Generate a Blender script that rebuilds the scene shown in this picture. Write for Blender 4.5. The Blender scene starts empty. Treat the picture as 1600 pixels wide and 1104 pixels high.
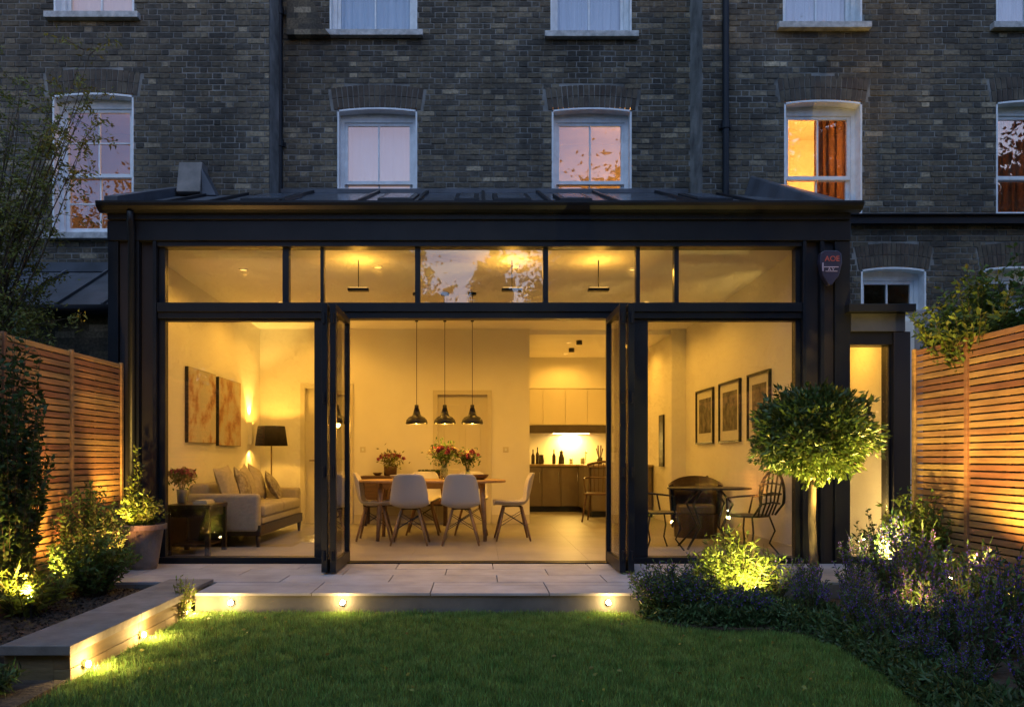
import bpy, math, random
import numpy as np
from mathutils import Vector, Matrix
random.seed(7); RNG = np.random.default_rng(7)
S = bpy.context.scene; COL = S.collection
R = math.radians
# ------------------------------------------------------------------ camera, sky, sun, exposure
EYE, FPX, VX, VY, CAMD = 1.02, 1216.0, 748.0, 715.0, 7.6
cam = bpy.data.cameras.new('camera'); camo = bpy.data.objects.new('camera', cam); COL.objects.link(camo)
camo.location = (0, -CAMD, EYE); camo.rotation_euler = (R(90), 0, 0)
cam.sensor_width = 36; cam.lens = 36 * FPX / 1600
cam.shift_x = (800 - VX) / 1600; cam.shift_y = (VY - 552) / 1600
cam.clip_end = 500; cam.clip_start = .05
S.camera = camo
W = bpy.data.worlds.new('World'); S.world = W; W.use_nodes = True
nt = W.node_tree; bg = nt.nodes['Background']
sky = nt.nodes.new('ShaderNodeTexSky'); sky.sky_type = 'NISHITA'; sky.sun_disc = False
sky.sun_elevation = R(3.3); sky.sun_rotation = R(180 - 25); sky.altitude = 50; sky.air_density = 1.0; sky.dust_density = 1.5; sky.ozone_density = 3
mx = nt.nodes.new('ShaderNodeMix'); mx.data_type = 'RGBA'; mx.blend_type = 'MULTIPLY'; mx.inputs[0].default_value = 1
mx.inputs[7].default_value = (.80, .86, 1.12, 1)
nt.links.new(sky.outputs[0], mx.inputs[6]); nt.links.new(mx.outputs[2], bg.inputs[0])
bg.inputs[1].default_value = .15
sun = bpy.data.lights.new('sun', 'SUN'); suno = bpy.data.objects.new('sun', sun); COL.objects.link(suno)
sun.energy = .30; sun.angle = R(60); sun.color = (.72, .86, 1.0)
suno.rotation_euler = (R(28), 0, R(-25))
S.view_settings.view_transform = 'Standard'; S.view_settings.look = 'None'
S.view_settings.gamma = 1; S.view_settings.use_curve_mapping = False
S.view_settings.exposure = 2.0
S.render.engine = 'CYCLES'
cy = S.cycles
cy.max_bounces = 8; cy.diffuse_bounces = 4; cy.glossy_bounces = 4; cy.transparent_max_bounces = 24; cy.transmission_bounces = 6
cy.caustics_reflective = False; cy.caustics_refractive = False; cy.sample_clamp_indirect = 4; cy.sample_clamp_direct = 0
cy.use_denoising = True; cy.use_light_tree = True
LP = 1.0 / 2 ** 2.0       # lamp power scale that goes with the exposure
WARM = (1.0, .475, .055)
LAMP = (1.0, .60, .12)

def X(px, y=0): return (px - VX) * (CAMD + y) / FPX
def Z(py, y=0): return EYE + (VY - py) * (CAMD + y) / FPX

# ------------------------------------------------------------------ materials
def mat(name, col, rough=.6, metal=0, var=.0, scale=8, bump=0, bscale=None, island=0, emit=None, estr=0, spec=.5, col2=None, stretch=None, transl=0, coat=0):
    m = bpy.data.materials.new(name); m.use_nodes = True; n = m.node_tree; b = n.nodes['Principled BSDF']
    b.inputs['Base Color'].default_value = (*col, 1); b.inputs['Roughness'].default_value = rough
    b.inputs['Metallic'].default_value = metal; b.inputs['Specular IOR Level'].default_value = spec
    if coat: b.inputs['Coat Weight'].default_value = coat
    src = None
    if var or bump or col2:
        geo = n.nodes.new('ShaderNodeNewGeometry'); mp = n.nodes.new('ShaderNodeMapping')
        n.links.new(geo.outputs['Position'], mp.inputs[0])
        if stretch: mp.inputs['Scale'].default_value = stretch
        nz = n.nodes.new('ShaderNodeTexNoise'); nz.inputs['Scale'].default_value = scale; nz.inputs['Detail'].default_value = 6; nz.inputs['Roughness'].default_value = .6
        n.links.new(mp.outputs[0], nz.inputs['Vector'])
    if var or col2:
        cr = n.nodes.new('ShaderNodeValToRGB')
        c2 = col2 or tuple(c * (1 + var) for c in col)
        c1 = tuple(c * (1 - var) for c in col) if not col2 else col
        cr.color_ramp.elements[0].position = .32; cr.color_ramp.elements[1].position = .68
        cr.color_ramp.elements[0].color = (*c1, 1); cr.color_ramp.elements[1].color = (*c2, 1)
        n.links.new(nz.outputs[0], cr.inputs[0]); src = cr.outputs[0]
        n.links.new(src, b.inputs['Base Color'])
    if island:
        g2 = n.nodes.new('ShaderNodeNewGeometry'); oi = n.nodes.new('ShaderNodeObjectInfo')
        ad = n.nodes.new('ShaderNodeMath'); ad.operation = 'ADD'; n.links.new(g2.outputs['Random Per Island'], ad.inputs[0]); n.links.new(oi.outputs['Random'], ad.inputs[1])
        fr = n.nodes.new('ShaderNodeMath'); fr.operation = 'FRACT'; n.links.new(ad.outputs[0], fr.inputs[0])
        mr = n.nodes.new('ShaderNodeMapRange'); mr.inputs[3].default_value = 1 - island; mr.inputs[4].default_value = 1 + island
        n.links.new(fr.outputs[0], mr.inputs[0])
        hs = n.nodes.new('ShaderNodeHueSaturation'); n.links.new(mr.outputs[0], hs.inputs['Value'])
        hm = n.nodes.new('ShaderNodeMapRange'); hm.inputs[3].default_value = .5 - island * .06; hm.inputs[4].default_value = .5 + island * .06
        n.links.new(fr.outputs[0], hm.inputs[0]); n.links.new(hm.outputs[0], hs.inputs['Hue'])
        if src: n.links.new(src, hs.inputs['Color'])
        else: hs.inputs['Color'].default_value = (*col, 1)
        src = hs.outputs[0]; n.links.new(src, b.inputs['Base Color'])
    if bump:
        bp = n.nodes.new('ShaderNodeBump'); bp.inputs['Strength'].default_value = bump; bp.inputs['Distance'].default_value = .01
        nb = n.nodes.new('ShaderNodeTexNoise'); nb.inputs['Scale'].default_value = bscale or scale * 6; nb.inputs['Detail'].default_value = 5
        n.links.new(mp.outputs[0], nb.inputs['Vector']); n.links.new(nb.outputs[0], bp.inputs['Height']); n.links.new(bp.outputs[0], b.inputs['Normal'])
    if emit:
        b.inputs['Emission Color'].default_value = (*emit, 1); b.inputs['Emission Strength'].default_value = estr
    if transl:
        out = n.nodes['Material Output']; tr = n.nodes.new('ShaderNodeBsdfTranslucent'); ms = n.nodes.new('ShaderNodeMixShader'); ms.inputs[0].default_value = transl
        if src: n.links.new(src, tr.inputs[0])
        else: tr.inputs[0].default_value = (*col, 1)
        n.links.new(b.outputs[0], ms.inputs[1]); n.links.new(tr.outputs[0], ms.inputs[2]); n.links.new(ms.outputs[0], out.inputs[0])
    return m

def glass_mat(name, f0=.07, tint=(.97, .98, .98), rough=0.0, wavy=0.0):
    m = bpy.data.materials.new(name); m.use_nodes = True; n = m.node_tree; n.nodes.remove(n.nodes['Principled BSDF'])
    out = n.nodes['Material Output']; t = n.nodes.new('ShaderNodeBsdfTransparent'); t.inputs[0].default_value = (*tint, 1)
    g = n.nodes.new('ShaderNodeBsdfAnisotropic') if False else n.nodes.new('ShaderNodeBsdfGlossy'); g.inputs['Roughness'].default_value = rough
    lw = n.nodes.new('ShaderNodeLayerWeight'); lw.inputs[0].default_value = .5
    p = n.nodes.new('ShaderNodeMath'); p.operation = 'POWER'; p.inputs[1].default_value = 5; n.links.new(lw.outputs['Facing'], p.inputs[0])
    mr = n.nodes.new('ShaderNodeMapRange'); mr.inputs[3].default_value = f0; mr.inputs[4].default_value = 1.0; n.links.new(p.outputs[0], mr.inputs[0])
    ms = n.nodes.new('ShaderNodeMixShader'); n.links.new(mr.outputs[0], ms.inputs[0]); n.links.new(t.outputs[0], ms.inputs[1]); n.links.new(g.outputs[0], ms.inputs[2])
    if wavy:
        geo = n.nodes.new('ShaderNodeNewGeometry'); nz = n.nodes.new('ShaderNodeTexNoise'); nz.inputs['Scale'].default_value = 1.6; nz.inputs['Detail'].default_value = 1
        n.links.new(geo.outputs['Position'], nz.inputs['Vector']); bp = n.nodes.new('ShaderNodeBump'); bp.inputs['Strength'].default_value = wavy; bp.inputs['Distance'].default_value = .02
        n.links.new(nz.outputs[0], bp.inputs['Height']); n.links.new(bp.outputs[0], g.inputs['Normal'])
    n.links.new(ms.outputs[0], out.inputs[0]); return m

def brick_mat(name, cols, course=.069, per=.306):
    """colour per brick, from the brick's own cell in the Flemish bond"""
    m = bpy.data.materials.new(name); m.use_nodes = True; n = m.node_tree; b = n.nodes['Principled BSDF']; L = n.links.new
    def M(op, a, bb=None):
        k = n.nodes.new('ShaderNodeMath'); k.operation = op
        for i, v in enumerate((a, bb)):
            if v is None: continue
            if isinstance(v, (int, float)): k.inputs[i].default_value = v
            else: L(v, k.inputs[i])
        return k.outputs[0]
    g = n.nodes.new('ShaderNodeNewGeometry'); sp = n.nodes.new('ShaderNodeSeparateXYZ'); L(g.outputs['Position'], sp.inputs[0])
    row = M('FLOOR', M('DIVIDE', sp.outputs[2], course))
    u = M('DIVIDE', M('ADD', sp.outputs[0], M('MULTIPLY', M('MODULO', M('ADD', row, 1000), 2), per / 2)), per)
    k = M('FLOOR', u); f = M('SUBTRACT', u, k); cell = M('ADD', M('MULTIPLY', k, 2), M('GREATER_THAN', f, .6667))
    cb = n.nodes.new('ShaderNodeCombineXYZ'); L(cell, cb.inputs[0]); L(row, cb.inputs[1])
    wn = n.nodes.new('ShaderNodeTexWhiteNoise'); wn.noise_dimensions = '2D'; L(cb.outputs[0], wn.inputs['Vector'])
    cr = n.nodes.new('ShaderNodeValToRGB'); e = cr.color_ramp.elements
    for i, (p, c) in enumerate(cols):
        x = e[i] if i < 2 else e.new(p)
        x.position = p; x.color = (*c, 1)
    L(wn.outputs['Value'], cr.inputs[0])
    nz = n.nodes.new('ShaderNodeTexNoise'); nz.inputs['Scale'].default_value = .9; nz.inputs['Detail'].default_value = 7; L(g.outputs['Position'], nz.inputs['Vector'])
    n2 = n.nodes.new('ShaderNodeTexNoise'); n2.inputs['Scale'].default_value = 38; n2.inputs['Detail'].default_value = 6; L(g.outputs['Position'], n2.inputs['Vector'])
    mp = n.nodes.new('ShaderNodeMapping'); mp.inputs['Scale'].default_value = (2.4, 2.4, .22); L(g.outputs['Position'], mp.inputs[0]); n3 = n.nodes.new('ShaderNodeTexNoise'); n3.inputs['Scale'].default_value = 1.3; n3.inputs['Detail'].default_value = 4; L(mp.outputs[0], n3.inputs['Vector'])
    v = M('MULTIPLY', M('ADD', M('MULTIPLY', nz.outputs[0], 2.6), -.28), M('ADD', M('MULTIPLY', n2.outputs[0], 2.2), -.10))
    mm = n.nodes.new('ShaderNodeMix'); mm.data_type = 'RGBA'; mm.blend_type = 'MULTIPLY'; mm.inputs[0].default_value = 1
    v = M('MULTIPLY', v, M('ADD', M('MULTIPLY', n3.outputs[0], 1.6), .28)); cg = n.nodes.new('ShaderNodeCombineColor'); L(v, cg.inputs[0]); L(v, cg.inputs[1]); L(v, cg.inputs[2])
    L(cr.outputs[0], mm.inputs[6]); L(cg.outputs[0], mm.inputs[7]); L(mm.outputs[2], b.inputs['Base Color'])
    b.inputs['Roughness'].default_value = .85
    bp = n.nodes.new('ShaderNodeBump'); bp.inputs['Strength'].default_value = .7; bp.inputs['Distance'].default_value = .006; L(n2.outputs[0], bp.inputs['Height']); L(bp.outputs[0], b.inputs['Normal'])
    return m

M = {}
M['brick'] = brick_mat('stock_brick', [(0, (.044, .040, .034)), (1, (.24, .20, .14)), (.35, (.074, .062, .045)), (.6, (.100, .081, .054)), (.88, (.115, .094, .062))])
M['brick_arch'] = mat('arch_brick', (.082, .064, .048), .85, var=.35, scale=9, bump=.5, island=.25)
M['mortar'] = mat('mortar', (.19, .19, .185), .95, var=.6, scale=3, bump=.5)
M['white'] = mat('white_paint', (.72, .76, .80), .5, var=.12, scale=9, bump=.08)
M['sill'] = mat('sill_paint', (.42, .42, .42), .7, var=.35, scale=14, bump=.3)
M['steel'] = mat('dark_steel', (.010, .012, .017), .42, var=.22, scale=3, bump=.04, spec=.28)
M['steel2'] = mat('weathered_steel', (.020, .018, .022), .5, spec=.3, var=.3, scale=1.5, stretch=(1, 1, .3), bump=.05)
M['frame'] = mat('frame_grey', (.011, .013, .018), .4, var=.15, scale=5, spec=.28)
M['lead'] = mat('lead', (.062, .070, .088), .45, var=.35, scale=3, bump=.35, bscale=9)
M['roofpane'] = mat('roof_glass', (.045, .058, .082), .27, var=.35, scale=2.5, spec=.9, bump=.05, bscale=3)
M['slate'] = mat('slate', (.05, .055, .065), .5, var=.35, scale=5, bump=.3)
M['glass'] = glass_mat('glass', .10, wavy=.003)
M['sashglass'] = glass_mat('sash_glass', .16, wavy=.03)
M['wall'] = mat('warm_white_plaster', (.78, .76, .71), .9, var=.03, scale=2, bump=.05, bscale=60)
M['ceil'] = mat('ceiling_plaster', (.88, .87, .84), .9, var=.03, scale=2)
M['tile'] = mat('pale_floor_tile', (.27, .255, .245), .42, var=.12, scale=2.2, bump=.06, bscale=10, island=.05)
M['paver'] = mat('terrace_paver', (.31, .31, .335), .6, var=.24, scale=2.6, bump=.12, bscale=50, island=.07)
M['grout'] = mat('joint_grout', (.16, .15, .14), .95, var=.2, scale=20)
M['riser'] = mat('riser_render', (.11, .11, .11), .8, var=.2, scale=4, bump=.2)
M['coping'] = mat('coping_stone', (.18, .165, .155), .75, var=.25, scale=6, bump=.35, bscale=30, island=.08)
M['sleeper'] = mat('timber_sleeper', (.17, .125, .065), .8, var=.4, scale=3, bump=.5, stretch=(1, .25, 3), island=.12)
M['soil'] = mat('soil', (.045, .032, .022), .95, var=.5, scale=14, bump=1, bscale=40)
M['lawnbase'] = mat('lawn_ground', (.035, .06, .016), .95, var=.4, scale=6, bump=.6)
M['cedar'] = mat('cedar_slat', (.34, .17, .07), .65, var=.28, scale=4, stretch=(1, 1, 8), bump=.25, bscale=20, island=.3)
M['oak'] = mat('light_oak', (.36, .22, .11), .5, var=.2, scale=6, stretch=(1, 4, 4), bump=.05)
M['leg'] = mat('ash_leg', (.30, .18, .09), .5, var=.15, scale=12)
M['darkwood'] = mat('dark_wood', (.035, .018, .010), .35, var=.35, scale=5, stretch=(1, 5, 5), bump=.08)
M['walnut'] = mat('brown_wood', (.10, .055, .026), .45, var=.3, scale=5, stretch=(1, 5, 5))
M['shell'] = mat('chair_shell', (.56, .54, .52), .45, var=.03, scale=3)
M['black'] = mat('black_metal', (.012, .012, .012), .4, var=.2, scale=20)
M['fabric'] = mat('sofa_linen', (.42, .38, .32), .95, var=.08, scale=30, bump=.35, bscale=220)
M['cush1'] = mat('cushion_beige', (.46, .41, .33), .95, var=.12, scale=20, bump=.3, bscale=160)
M['cush2'] = mat('cushion_print', (.50, .46, .38), .95, col2=(.16, .13, .10), scale=22, bump=.2)
M['shade'] = mat('dark_lampshade', (.022, .016, .010), .85, var=.2, scale=60, transl=.1)
M['brass'] = mat('aged_brass', (.20, .13, .06), .35, metal=1)
M['kitup'] = mat('cream_cabinet', (.62, .58, .48), .4, var=.02, scale=3)
M['kitlow'] = mat('taupe_cabinet', (.17, .135, .095), .35, var=.12, scale=3)
M['kitdark'] = mat('kitchen_dark', (.07, .055, .04), .4, var=.15)
M['worktop'] = mat('worktop', (.30, .22, .13), .3, var=.25, scale=8)
M['chrome'] = mat('chrome', (.5, .5, .5), .2, metal=1)
M['bottle'] = mat('dark_bottle', (.03, .022, .012), .15, var=.2)
M['vaseglass'] = glass_mat('vase_glass', .12, (.86, .90, .84))
M['ceramic'] = mat('grey_ceramic', (.30, .29, .27), .5, var=.1, scale=8)
M['terracotta'] = mat('aged_terracotta', (.155, .125, .11), .8, var=.3, scale=7, bump=.3)
M['bulb'] = mat('glowing_bulb', (1, .8, .5), .5, emit=(1, .62, .22), estr=10); M['spotbulb'] = mat('recessed_bulb', (1, .8, .5), .5, emit=(1, .55, .14), estr=.6)
M['gardenbulb'] = mat('glowing_garden_lamp', (1, .8, .5), .5, emit=(1, .72, .36), estr=30)
M['strip'] = mat('glowing_strip', (1, .8, .5), .5, emit=(1, .68, .28), estr=6)
M['red_mark'] = mat('red_lettering', (.45, .10, .08), .6)
M['white_mark'] = mat('lilac_lettering', (.45, .40, .55), .6)
M['bell'] = mat('alarm_casing', (.035, .035, .07), .35, var=.2, scale=20)
M['curtain'] = mat('brown_curtain', (.13, .06, .03), .9, var=.2, scale=3, stretch=(12, 1, .5), transl=.3)
M['blind'] = mat('glowing_blind', (.62, .58, .56), .9, var=.05, scale=5, stretch=(1, 1, .4), emit=(1, .58, .40), estr=.065)  # glow put into the blind itself, standing in for a lit room
M['blindblue'] = mat('white_net_curtain', (.62, .64, .68), .9, var=.12, scale=4, stretch=(9, 1, .3))
M['roomorange'] = mat('room_paint', (.62, .50, .36), .9, var=.05)
M['bark'] = mat('bark', (.10, .07, .045), .9, var=.4, scale=20, bump=.6, stretch=(1, 1, .3))
M['twig'] = mat('twig', (.07, .05, .03), .9, var=.3, scale=20)
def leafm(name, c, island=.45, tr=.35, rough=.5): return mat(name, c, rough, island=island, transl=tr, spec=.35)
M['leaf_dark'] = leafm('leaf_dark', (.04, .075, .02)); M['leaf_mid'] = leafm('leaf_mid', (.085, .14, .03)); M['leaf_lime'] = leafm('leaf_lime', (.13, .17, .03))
M['leaf_bay'] = leafm('leaf_bay', (.065, .10, .022), tr=.2, rough=.35); M['leaf_grey'] = leafm('leaf_grey', (.058, .105, .038)); M['leaf_autumn'] = leafm('leaf_autumn', (.19, .19, .04))
M['leaf_far'] = leafm('leaf_far', (.03, .04, .015), tr=.1)
M['grass'] = mat('grass_blade', (.090, .180, .038), .6, island=.6, transl=.35, col2=(.24, .34, .09), scale=7, spec=.3)
M['petal_purple'] = leafm('petal_purple', (.13, .075, .50), .35); M['petal_pink'] = leafm('petal_pink', (.42, .10, .18), .4); M['petal_white'] = leafm('petal_cream', (.6, .52, .35), .3)
M['petal_dark'] = leafm('petal_plum', (.16, .025, .06), .4)

# ------------------------------------------------------------------ mesh helpers
class MB:
    def __init__(s): s.v = []; s.f = []
    def quad(s, a, b, c, d):
        n = len(s.v); s.v += [a, b, c, d]; s.f.append((n, n + 1, n + 2, n + 3)); return s
    def poly(s, pts):
        n = len(s.v); s.v += list(pts); s.f.append(tuple(range(n, n + len(pts)))); return s
    def box(s, x0, x1, y0, y1, z0, z1, skip=''):
        n = len(s.v)
        s.v += [(x0, y0, z0), (x1, y0, z0), (x1, y1, z0), (x0, y1, z0), (x0, y0, z1), (x1, y0, z1), (x1, y1, z1), (x0, y1, z1)]
        F = dict(d=(0, 3, 2, 1), u=(4, 5, 6, 7), f=(0, 1, 5, 4), r=(1, 2, 6, 5), b=(2, 3, 7, 6), l=(3, 0, 4, 7))
        for k, q in F.items():
            if k not in skip: s.f.append(tuple(n + i for i in q))
        return s
    def hexa(s, p):   # 8 points, bottom 4 then top 4
        n = len(s.v); s.v += [tuple(q) for q in p]
        for q in ((0, 3, 2, 1), (4, 5, 6, 7), (0, 1, 5, 4), (1, 2, 6, 5), (2, 3, 7, 6), (3, 0, 4, 7)): s.f.append(tuple(n + i for i in q))
        return s
    def prism(s, pts, axis, a, b):   # polygon pts (2D) extruded along axis
        def P(p, t):
            return {'x': (t, p[0], p[1]), 'y': (p[0], t, p[1]), 'z': (p[0], p[1], t)}[axis]
        n = len(s.v); k = len(pts); s.v += [P(p, a) for p in pts] + [P(p, b) for p in pts]
        s.f.append(tuple(range(n, n + k))); s.f.append(tuple(range(n + 2 * k - 1, n + k - 1, -1)))
        for i in range(k): s.f.append((n + i, n + k + i, n + k + (i + 1) % k, n + (i + 1) % k))
        return s
    def tube(s, pts, r, n=6, cap=True):
        pts = [Vector(p) for p in pts]; rs = r if isinstance(r, (list, tuple)) else [r] * len(pts)
        base = len(s.v); up = None
        for i, p in enumerate(pts):
            t = (pts[min(i + 1, len(pts) - 1)] - pts[max(i - 1, 0)])
            t = t.normalized() if t.length > 1e-9 else Vector((0, 0, 1))
            if up is None: up = t.orthogonal().normalized()
            u = (up - t * up.dot(t)); u = u.normalized() if u.length > 1e-6 else t.orthogonal().normalized(); up = u; w = t.cross(u)
            for k in range(n):
                a = 2 * math.pi * k / n; q = p + (u * math.cos(a) + w * math.sin(a)) * rs[i]; s.v.append(tuple(q))
        for i in range(len(pts) - 1):
            for k in range(n):
                a = base + i * n + k; b = base + i * n + (k + 1) % n; s.f.append((a, b, b + n, a + n))
        if cap: s.f.append(tuple(base + k for k in reversed(range(n)))); s.f.append(tuple(base + (len(pts) - 1) * n + k for k in range(n)))
        return s
    def lathe(s, cx, cy, prof, n=20, cap=True):
        base = len(s.v)
        for r, z in prof:
            for k in range(n): a = 2 * math.pi * k / n; s.v.append((cx + r * math.cos(a), cy + r * math.sin(a), z))
        for i in range(len(prof) - 1):
            for k in range(n):
                a = base + i * n + k; b = base + i * n + (k + 1) % n; s.f.append((a, b, b + n, a + n))
        if cap: s.f.append(tuple(base + k for k in reversed(range(n)))); s.f.append(tuple(base + (len(prof) - 1) * n + k for k in range(n)))
        return s
    def build(s, name, m, parent=None, bevel=0, smooth=False, sub=0, solid=0, kind=None):
        o0 = Vector((0, 0, 0)); q = parent
        while q is not None: o0 += q.location; q = q.parent
        me = bpy.data.meshes.new(name); me.from_pydata([tuple(Vector(v) - o0) for v in s.v], [], s.f); me.update()
        return finish(me, name, m, parent, bevel, smooth, sub, solid, kind)
def finish(me, name, m, parent, bevel=0, smooth=False, sub=0, solid=0, kind=None):
    o = bpy.data.objects.new(name, me); COL.objects.link(o); me.materials.append(M[m] if isinstance(m, str) else m)
    if parent is not None: o.parent = parent
    if smooth: me.shade_smooth()
    if solid: d = o.modifiers.new('solid', 'SOLIDIFY'); d.thickness = solid; d.offset = 0
    if sub: d = o.modifiers.new('sub', 'SUBSURF'); d.levels = sub; d.render_levels = sub
    if bevel: d = o.modifiers.new('bevel', 'BEVEL'); d.width = bevel; d.segments = 2; d.limit_method = 'ANGLE'
    if kind: o['kind'] = kind
    return o
def thing(name, label, cat, loc=(0, 0, 0), group=None):
    o = bpy.data.objects.new(name, None); o.empty_display_size = .1; COL.objects.link(o); o.location = loc
    tag(o, label, cat, group); return o
def tag(o, label, cat, group=None):
    o['label'] = label; o['category'] = cat
    if group: o['group'] = group
    return o
def struct(o, label=None):
    o['kind'] = 'structure'
    if label: o['label'] = label
    return o
def copy_tree(o, parent=None):
    c = o.copy(); COL.objects.link(c); c.parent = parent
    for ch in list(o.children): copy_tree(ch, c)
    return c
def from_np(name, V, T, m, parent=None, kind=None, smooth=False):
    o0 = Vector((0, 0, 0)); q = parent
    while q is not None: o0 += q.location; q = q.parent
    V = V - np.array(o0); me = bpy.data.meshes.new(name); k = T.shape[1]
    me.vertices.add(len(V)); me.vertices.foreach_set('co', V.astype(np.float32).ravel())
    me.loops.add(T.size); me.loops.foreach_set('vertex_index', T.astype(np.int32).ravel())
    me.polygons.add(len(T)); me.polygons.foreach_set('loop_start', np.arange(0, T.size, k, dtype=np.int32)); me.polygons.foreach_set('loop_total', np.full(len(T), k, dtype=np.int32))
    me.update(calc_edges=True); me.validate()
    return finish(me, name, m, parent, smooth=smooth, kind=kind)
def leaves(name, P, D, L, Wd, m, parent=None, kind=None, fold=.25):
    """one folded leaf per point: base at P, pointing along D"""
    N = len(P); D = D / np.maximum(np.linalg.norm(D, axis=1, keepdims=True), 1e-9)
    A = RNG.normal(size=(N, 3)); A = A - D * (A * D).sum(1, keepdims=True); A /= np.maximum(np.linalg.norm(A, axis=1, keepdims=True), 1e-9)
    B = np.cross(D, A); L = (np.ones(N) * L)[:, None]; Wd = (np.ones(N) * Wd)[:, None]
    mid = P + D * L * .45
    V = np.stack([P, mid + A * Wd * .5 + B * Wd * fold, P + D * L, mid - A * Wd * .5 + B * Wd * fold], axis=1).reshape(-1, 3)
    b = np.arange(N)[:, None] * 4
    T = np.concatenate([b + np.array([[0, 1, 2]]), b + np.array([[0, 2, 3]])], axis=0)
    return from_np(name, V, T, m, parent, kind)
def lamp(kind, loc, power, col=WARM, size=.05, rot=None, angle=120, blend=.6, to=None):
    l = bpy.data.lights.new('lamp_light', kind); l.energy = power * LP; l.color = col
    if kind == 'SPOT': l.spot_size = R(angle); l.spot_blend = blend; l.shadow_soft_size = size
    elif kind == 'POINT': l.shadow_soft_size = size
    elif kind == 'AREA': l.size = size
    o = bpy.data.objects.new('lamp_light', l); COL.objects.link(o); o.location = loc
    if to is not None: o.rotation_euler = (Vector(to) - Vector(loc)).to_track_quat('-Z', 'Y').to_euler()
    elif rot: o.rotation_euler = rot
    return o
def parent_keep(o, root):
    p = o.location.copy(); q = root
    while q is not None: p -= q.location; q = q.parent
    o.parent = root; o.location = p; return o

# ------------------------------------------------------------------ ground
g = MB(); g.quad((-60, -60, -.17), (60, -60, -.17), (60, 60, -.17), (-60, 60, -.17)); struct(g.build('ground', 'lawnbase'))
# lawn: outline
BED = [(1.12, -1.74), (1.16, -1.95), (1.33, -2.22), (1.60, -2.34), (1.95, -2.36), (2.12, -2.50), (2.22, -2.80), (2.17, -3.4), (2.06, -4.0), (1.95, -5.2)]
lawnpts = [(-2.12, -1.71)] + [(1.12, -1.71)] + BED + [(-2.12, -5.2)]
lb = MB(); lb.poly([(x, y, -.160) for x, y in lawnpts]); lawn = struct(lb.build('lawn', 'lawnbase'))
def bedx(y):
    ys = np.array([p[1] for p in BED])[::-1]; xs = np.array([p[0] for p in BED])[::-1]
    return np.interp(y, ys, xs)
def grass_blades(n, xlo, y0, y1, hmin, hmax, name):
    yy = y0 + (y1 - y0) * RNG.random(n) ** .8; xx = xlo + (2.3 - xlo) * RNG.random(n)
    k = xx < bedx(yy) + RNG.normal(0, .02, n); xx = xx[k]; yy = yy[k]; n = len(xx)
    h = hmin + (hmax - hmin) * RNG.random(n) ** 1.3 * (.45 + .35 * np.sin(xx * 7 + np.sin(yy * 5) * 2) ** 2 + .45 * np.sin(xx * 23 + 3 * np.sin(yy * 19)) ** 2)
    a = RNG.random(n) * 6.283; t = np.abs(RNG.normal(0, .45, n)); ta = RNG.random(n) * 6.283; w = .0018 + .0016 * RNG.random(n)
    P = np.stack([xx, yy, np.full(n, -.160)], 1); S1 = np.stack([np.cos(a) * w, np.sin(a) * w, np.zeros(n)], 1)
    tip = P + np.stack([np.cos(ta) * h * t, np.sin(ta) * h * t, h], 1)
    V = np.stack([P - S1, P + S1, tip], 1).reshape(-1, 3); T = np.arange(3 * n).reshape(-1, 3)
    return V, T
V, T = grass_blades(330000, -2.13, -4.6, -1.72, .014, .052, 'g')
gr = from_np('grass', V, T, 'grass'); tag(gr, 'short mown green lawn grass in front of the stone step', 'grass'); gr['kind'] = 'stuff'

# soil of the beds
def soil_patch(name, pts, z):
    xs = [p[0] for p in pts]; ys = [p[1] for p in pts]
    b = MB(); b.prism(pts, 'z', -.17 + .004, z); return struct(b.build(name, 'soil'))
soil_patch('soil_bed', [(1.20, -1.74)] + [(x + .04, y - .02) for x, y in BED[1:]] + [(3.62, -5.2), (3.62, -1.24), (1.6, -1.24), (1.6, -1.5)], -.125)
soil_patch('planter_soil', [(-3.44, -5.0), (-3.44, -1.22), (-2.52, -1.22), (-2.52, -3.49), (-2.54, -3.49), (-2.6, -5.0)][:0] or [(-3.44, -3.40), (-2.52, -3.40), (-2.52, -1.22), (-3.44, -1.22)], -.05)
soil_patch('corner_soil', [(-3.44, -5.2), (-2.16, -5.2), (-2.16, -3.53), (-3.44, -3.53)], -.14)
# mulch chips scattered on the soil
def chips(name, x0, x1, y0, y1, z, n, label):
    P = np.stack([x0 + (x1 - x0) * RNG.random(n), y0 + (y1 - y0) * RNG.random(n), np.full(n, z)], 1)
    D = RNG.normal(size=(n, 3)) * np.array([1, 1, .35]); o = leaves(name, P, D, .03, .015, 'soil'); tag(o, label, 'mulch'); o['kind'] = 'stuff'
chips('bark_mulch', -3.42, -2.54, -3.4, -1.25, -.045, 2500, 'brown bark mulch covering the raised planter soil')

# ------------------------------------------------------------------ terrace
ter = MB(); ter.box(-3.44, 1.55, -1.20, -.085, -.165, -.022); ter.box(-2.15, 1.20, -1.68, -1.20, -.165, -.022, 'b'); ter.box(1.55, 4.4, -1.20, -.085, -.165, -.022, 'l')
terrace = struct(ter.build('terrace', 'grout'))
def pavers(rows, x0, x1, pitch, z0, z1, parent, m, name='paver', gap=.008):
    for i, (ya, yb) in enumerate(rows):
        x = x0 - (i % 2) * pitch * .5 - random.random() * .05
        while x < x1:
            a, b = max(x, x0), min(x + pitch, x1)
            if b - a > .06:
                bx = MB(); dz = random.uniform(-.0012, .0012); bx.box(a + gap / 2, b - gap / 2, ya + gap / 2, yb - gap / 2, z0, z1 + dz); bx.build(name, m, parent, bevel=.002)
            x += pitch
pavers([(-1.72, -1.36)], -2.15, 1.26, .9, -.0215, 0, terrace, 'paver')
pavers([(-1.36, -1.20)], -2.15, 1.60, .9, -.0215, 0, terrace, 'paver')
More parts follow.
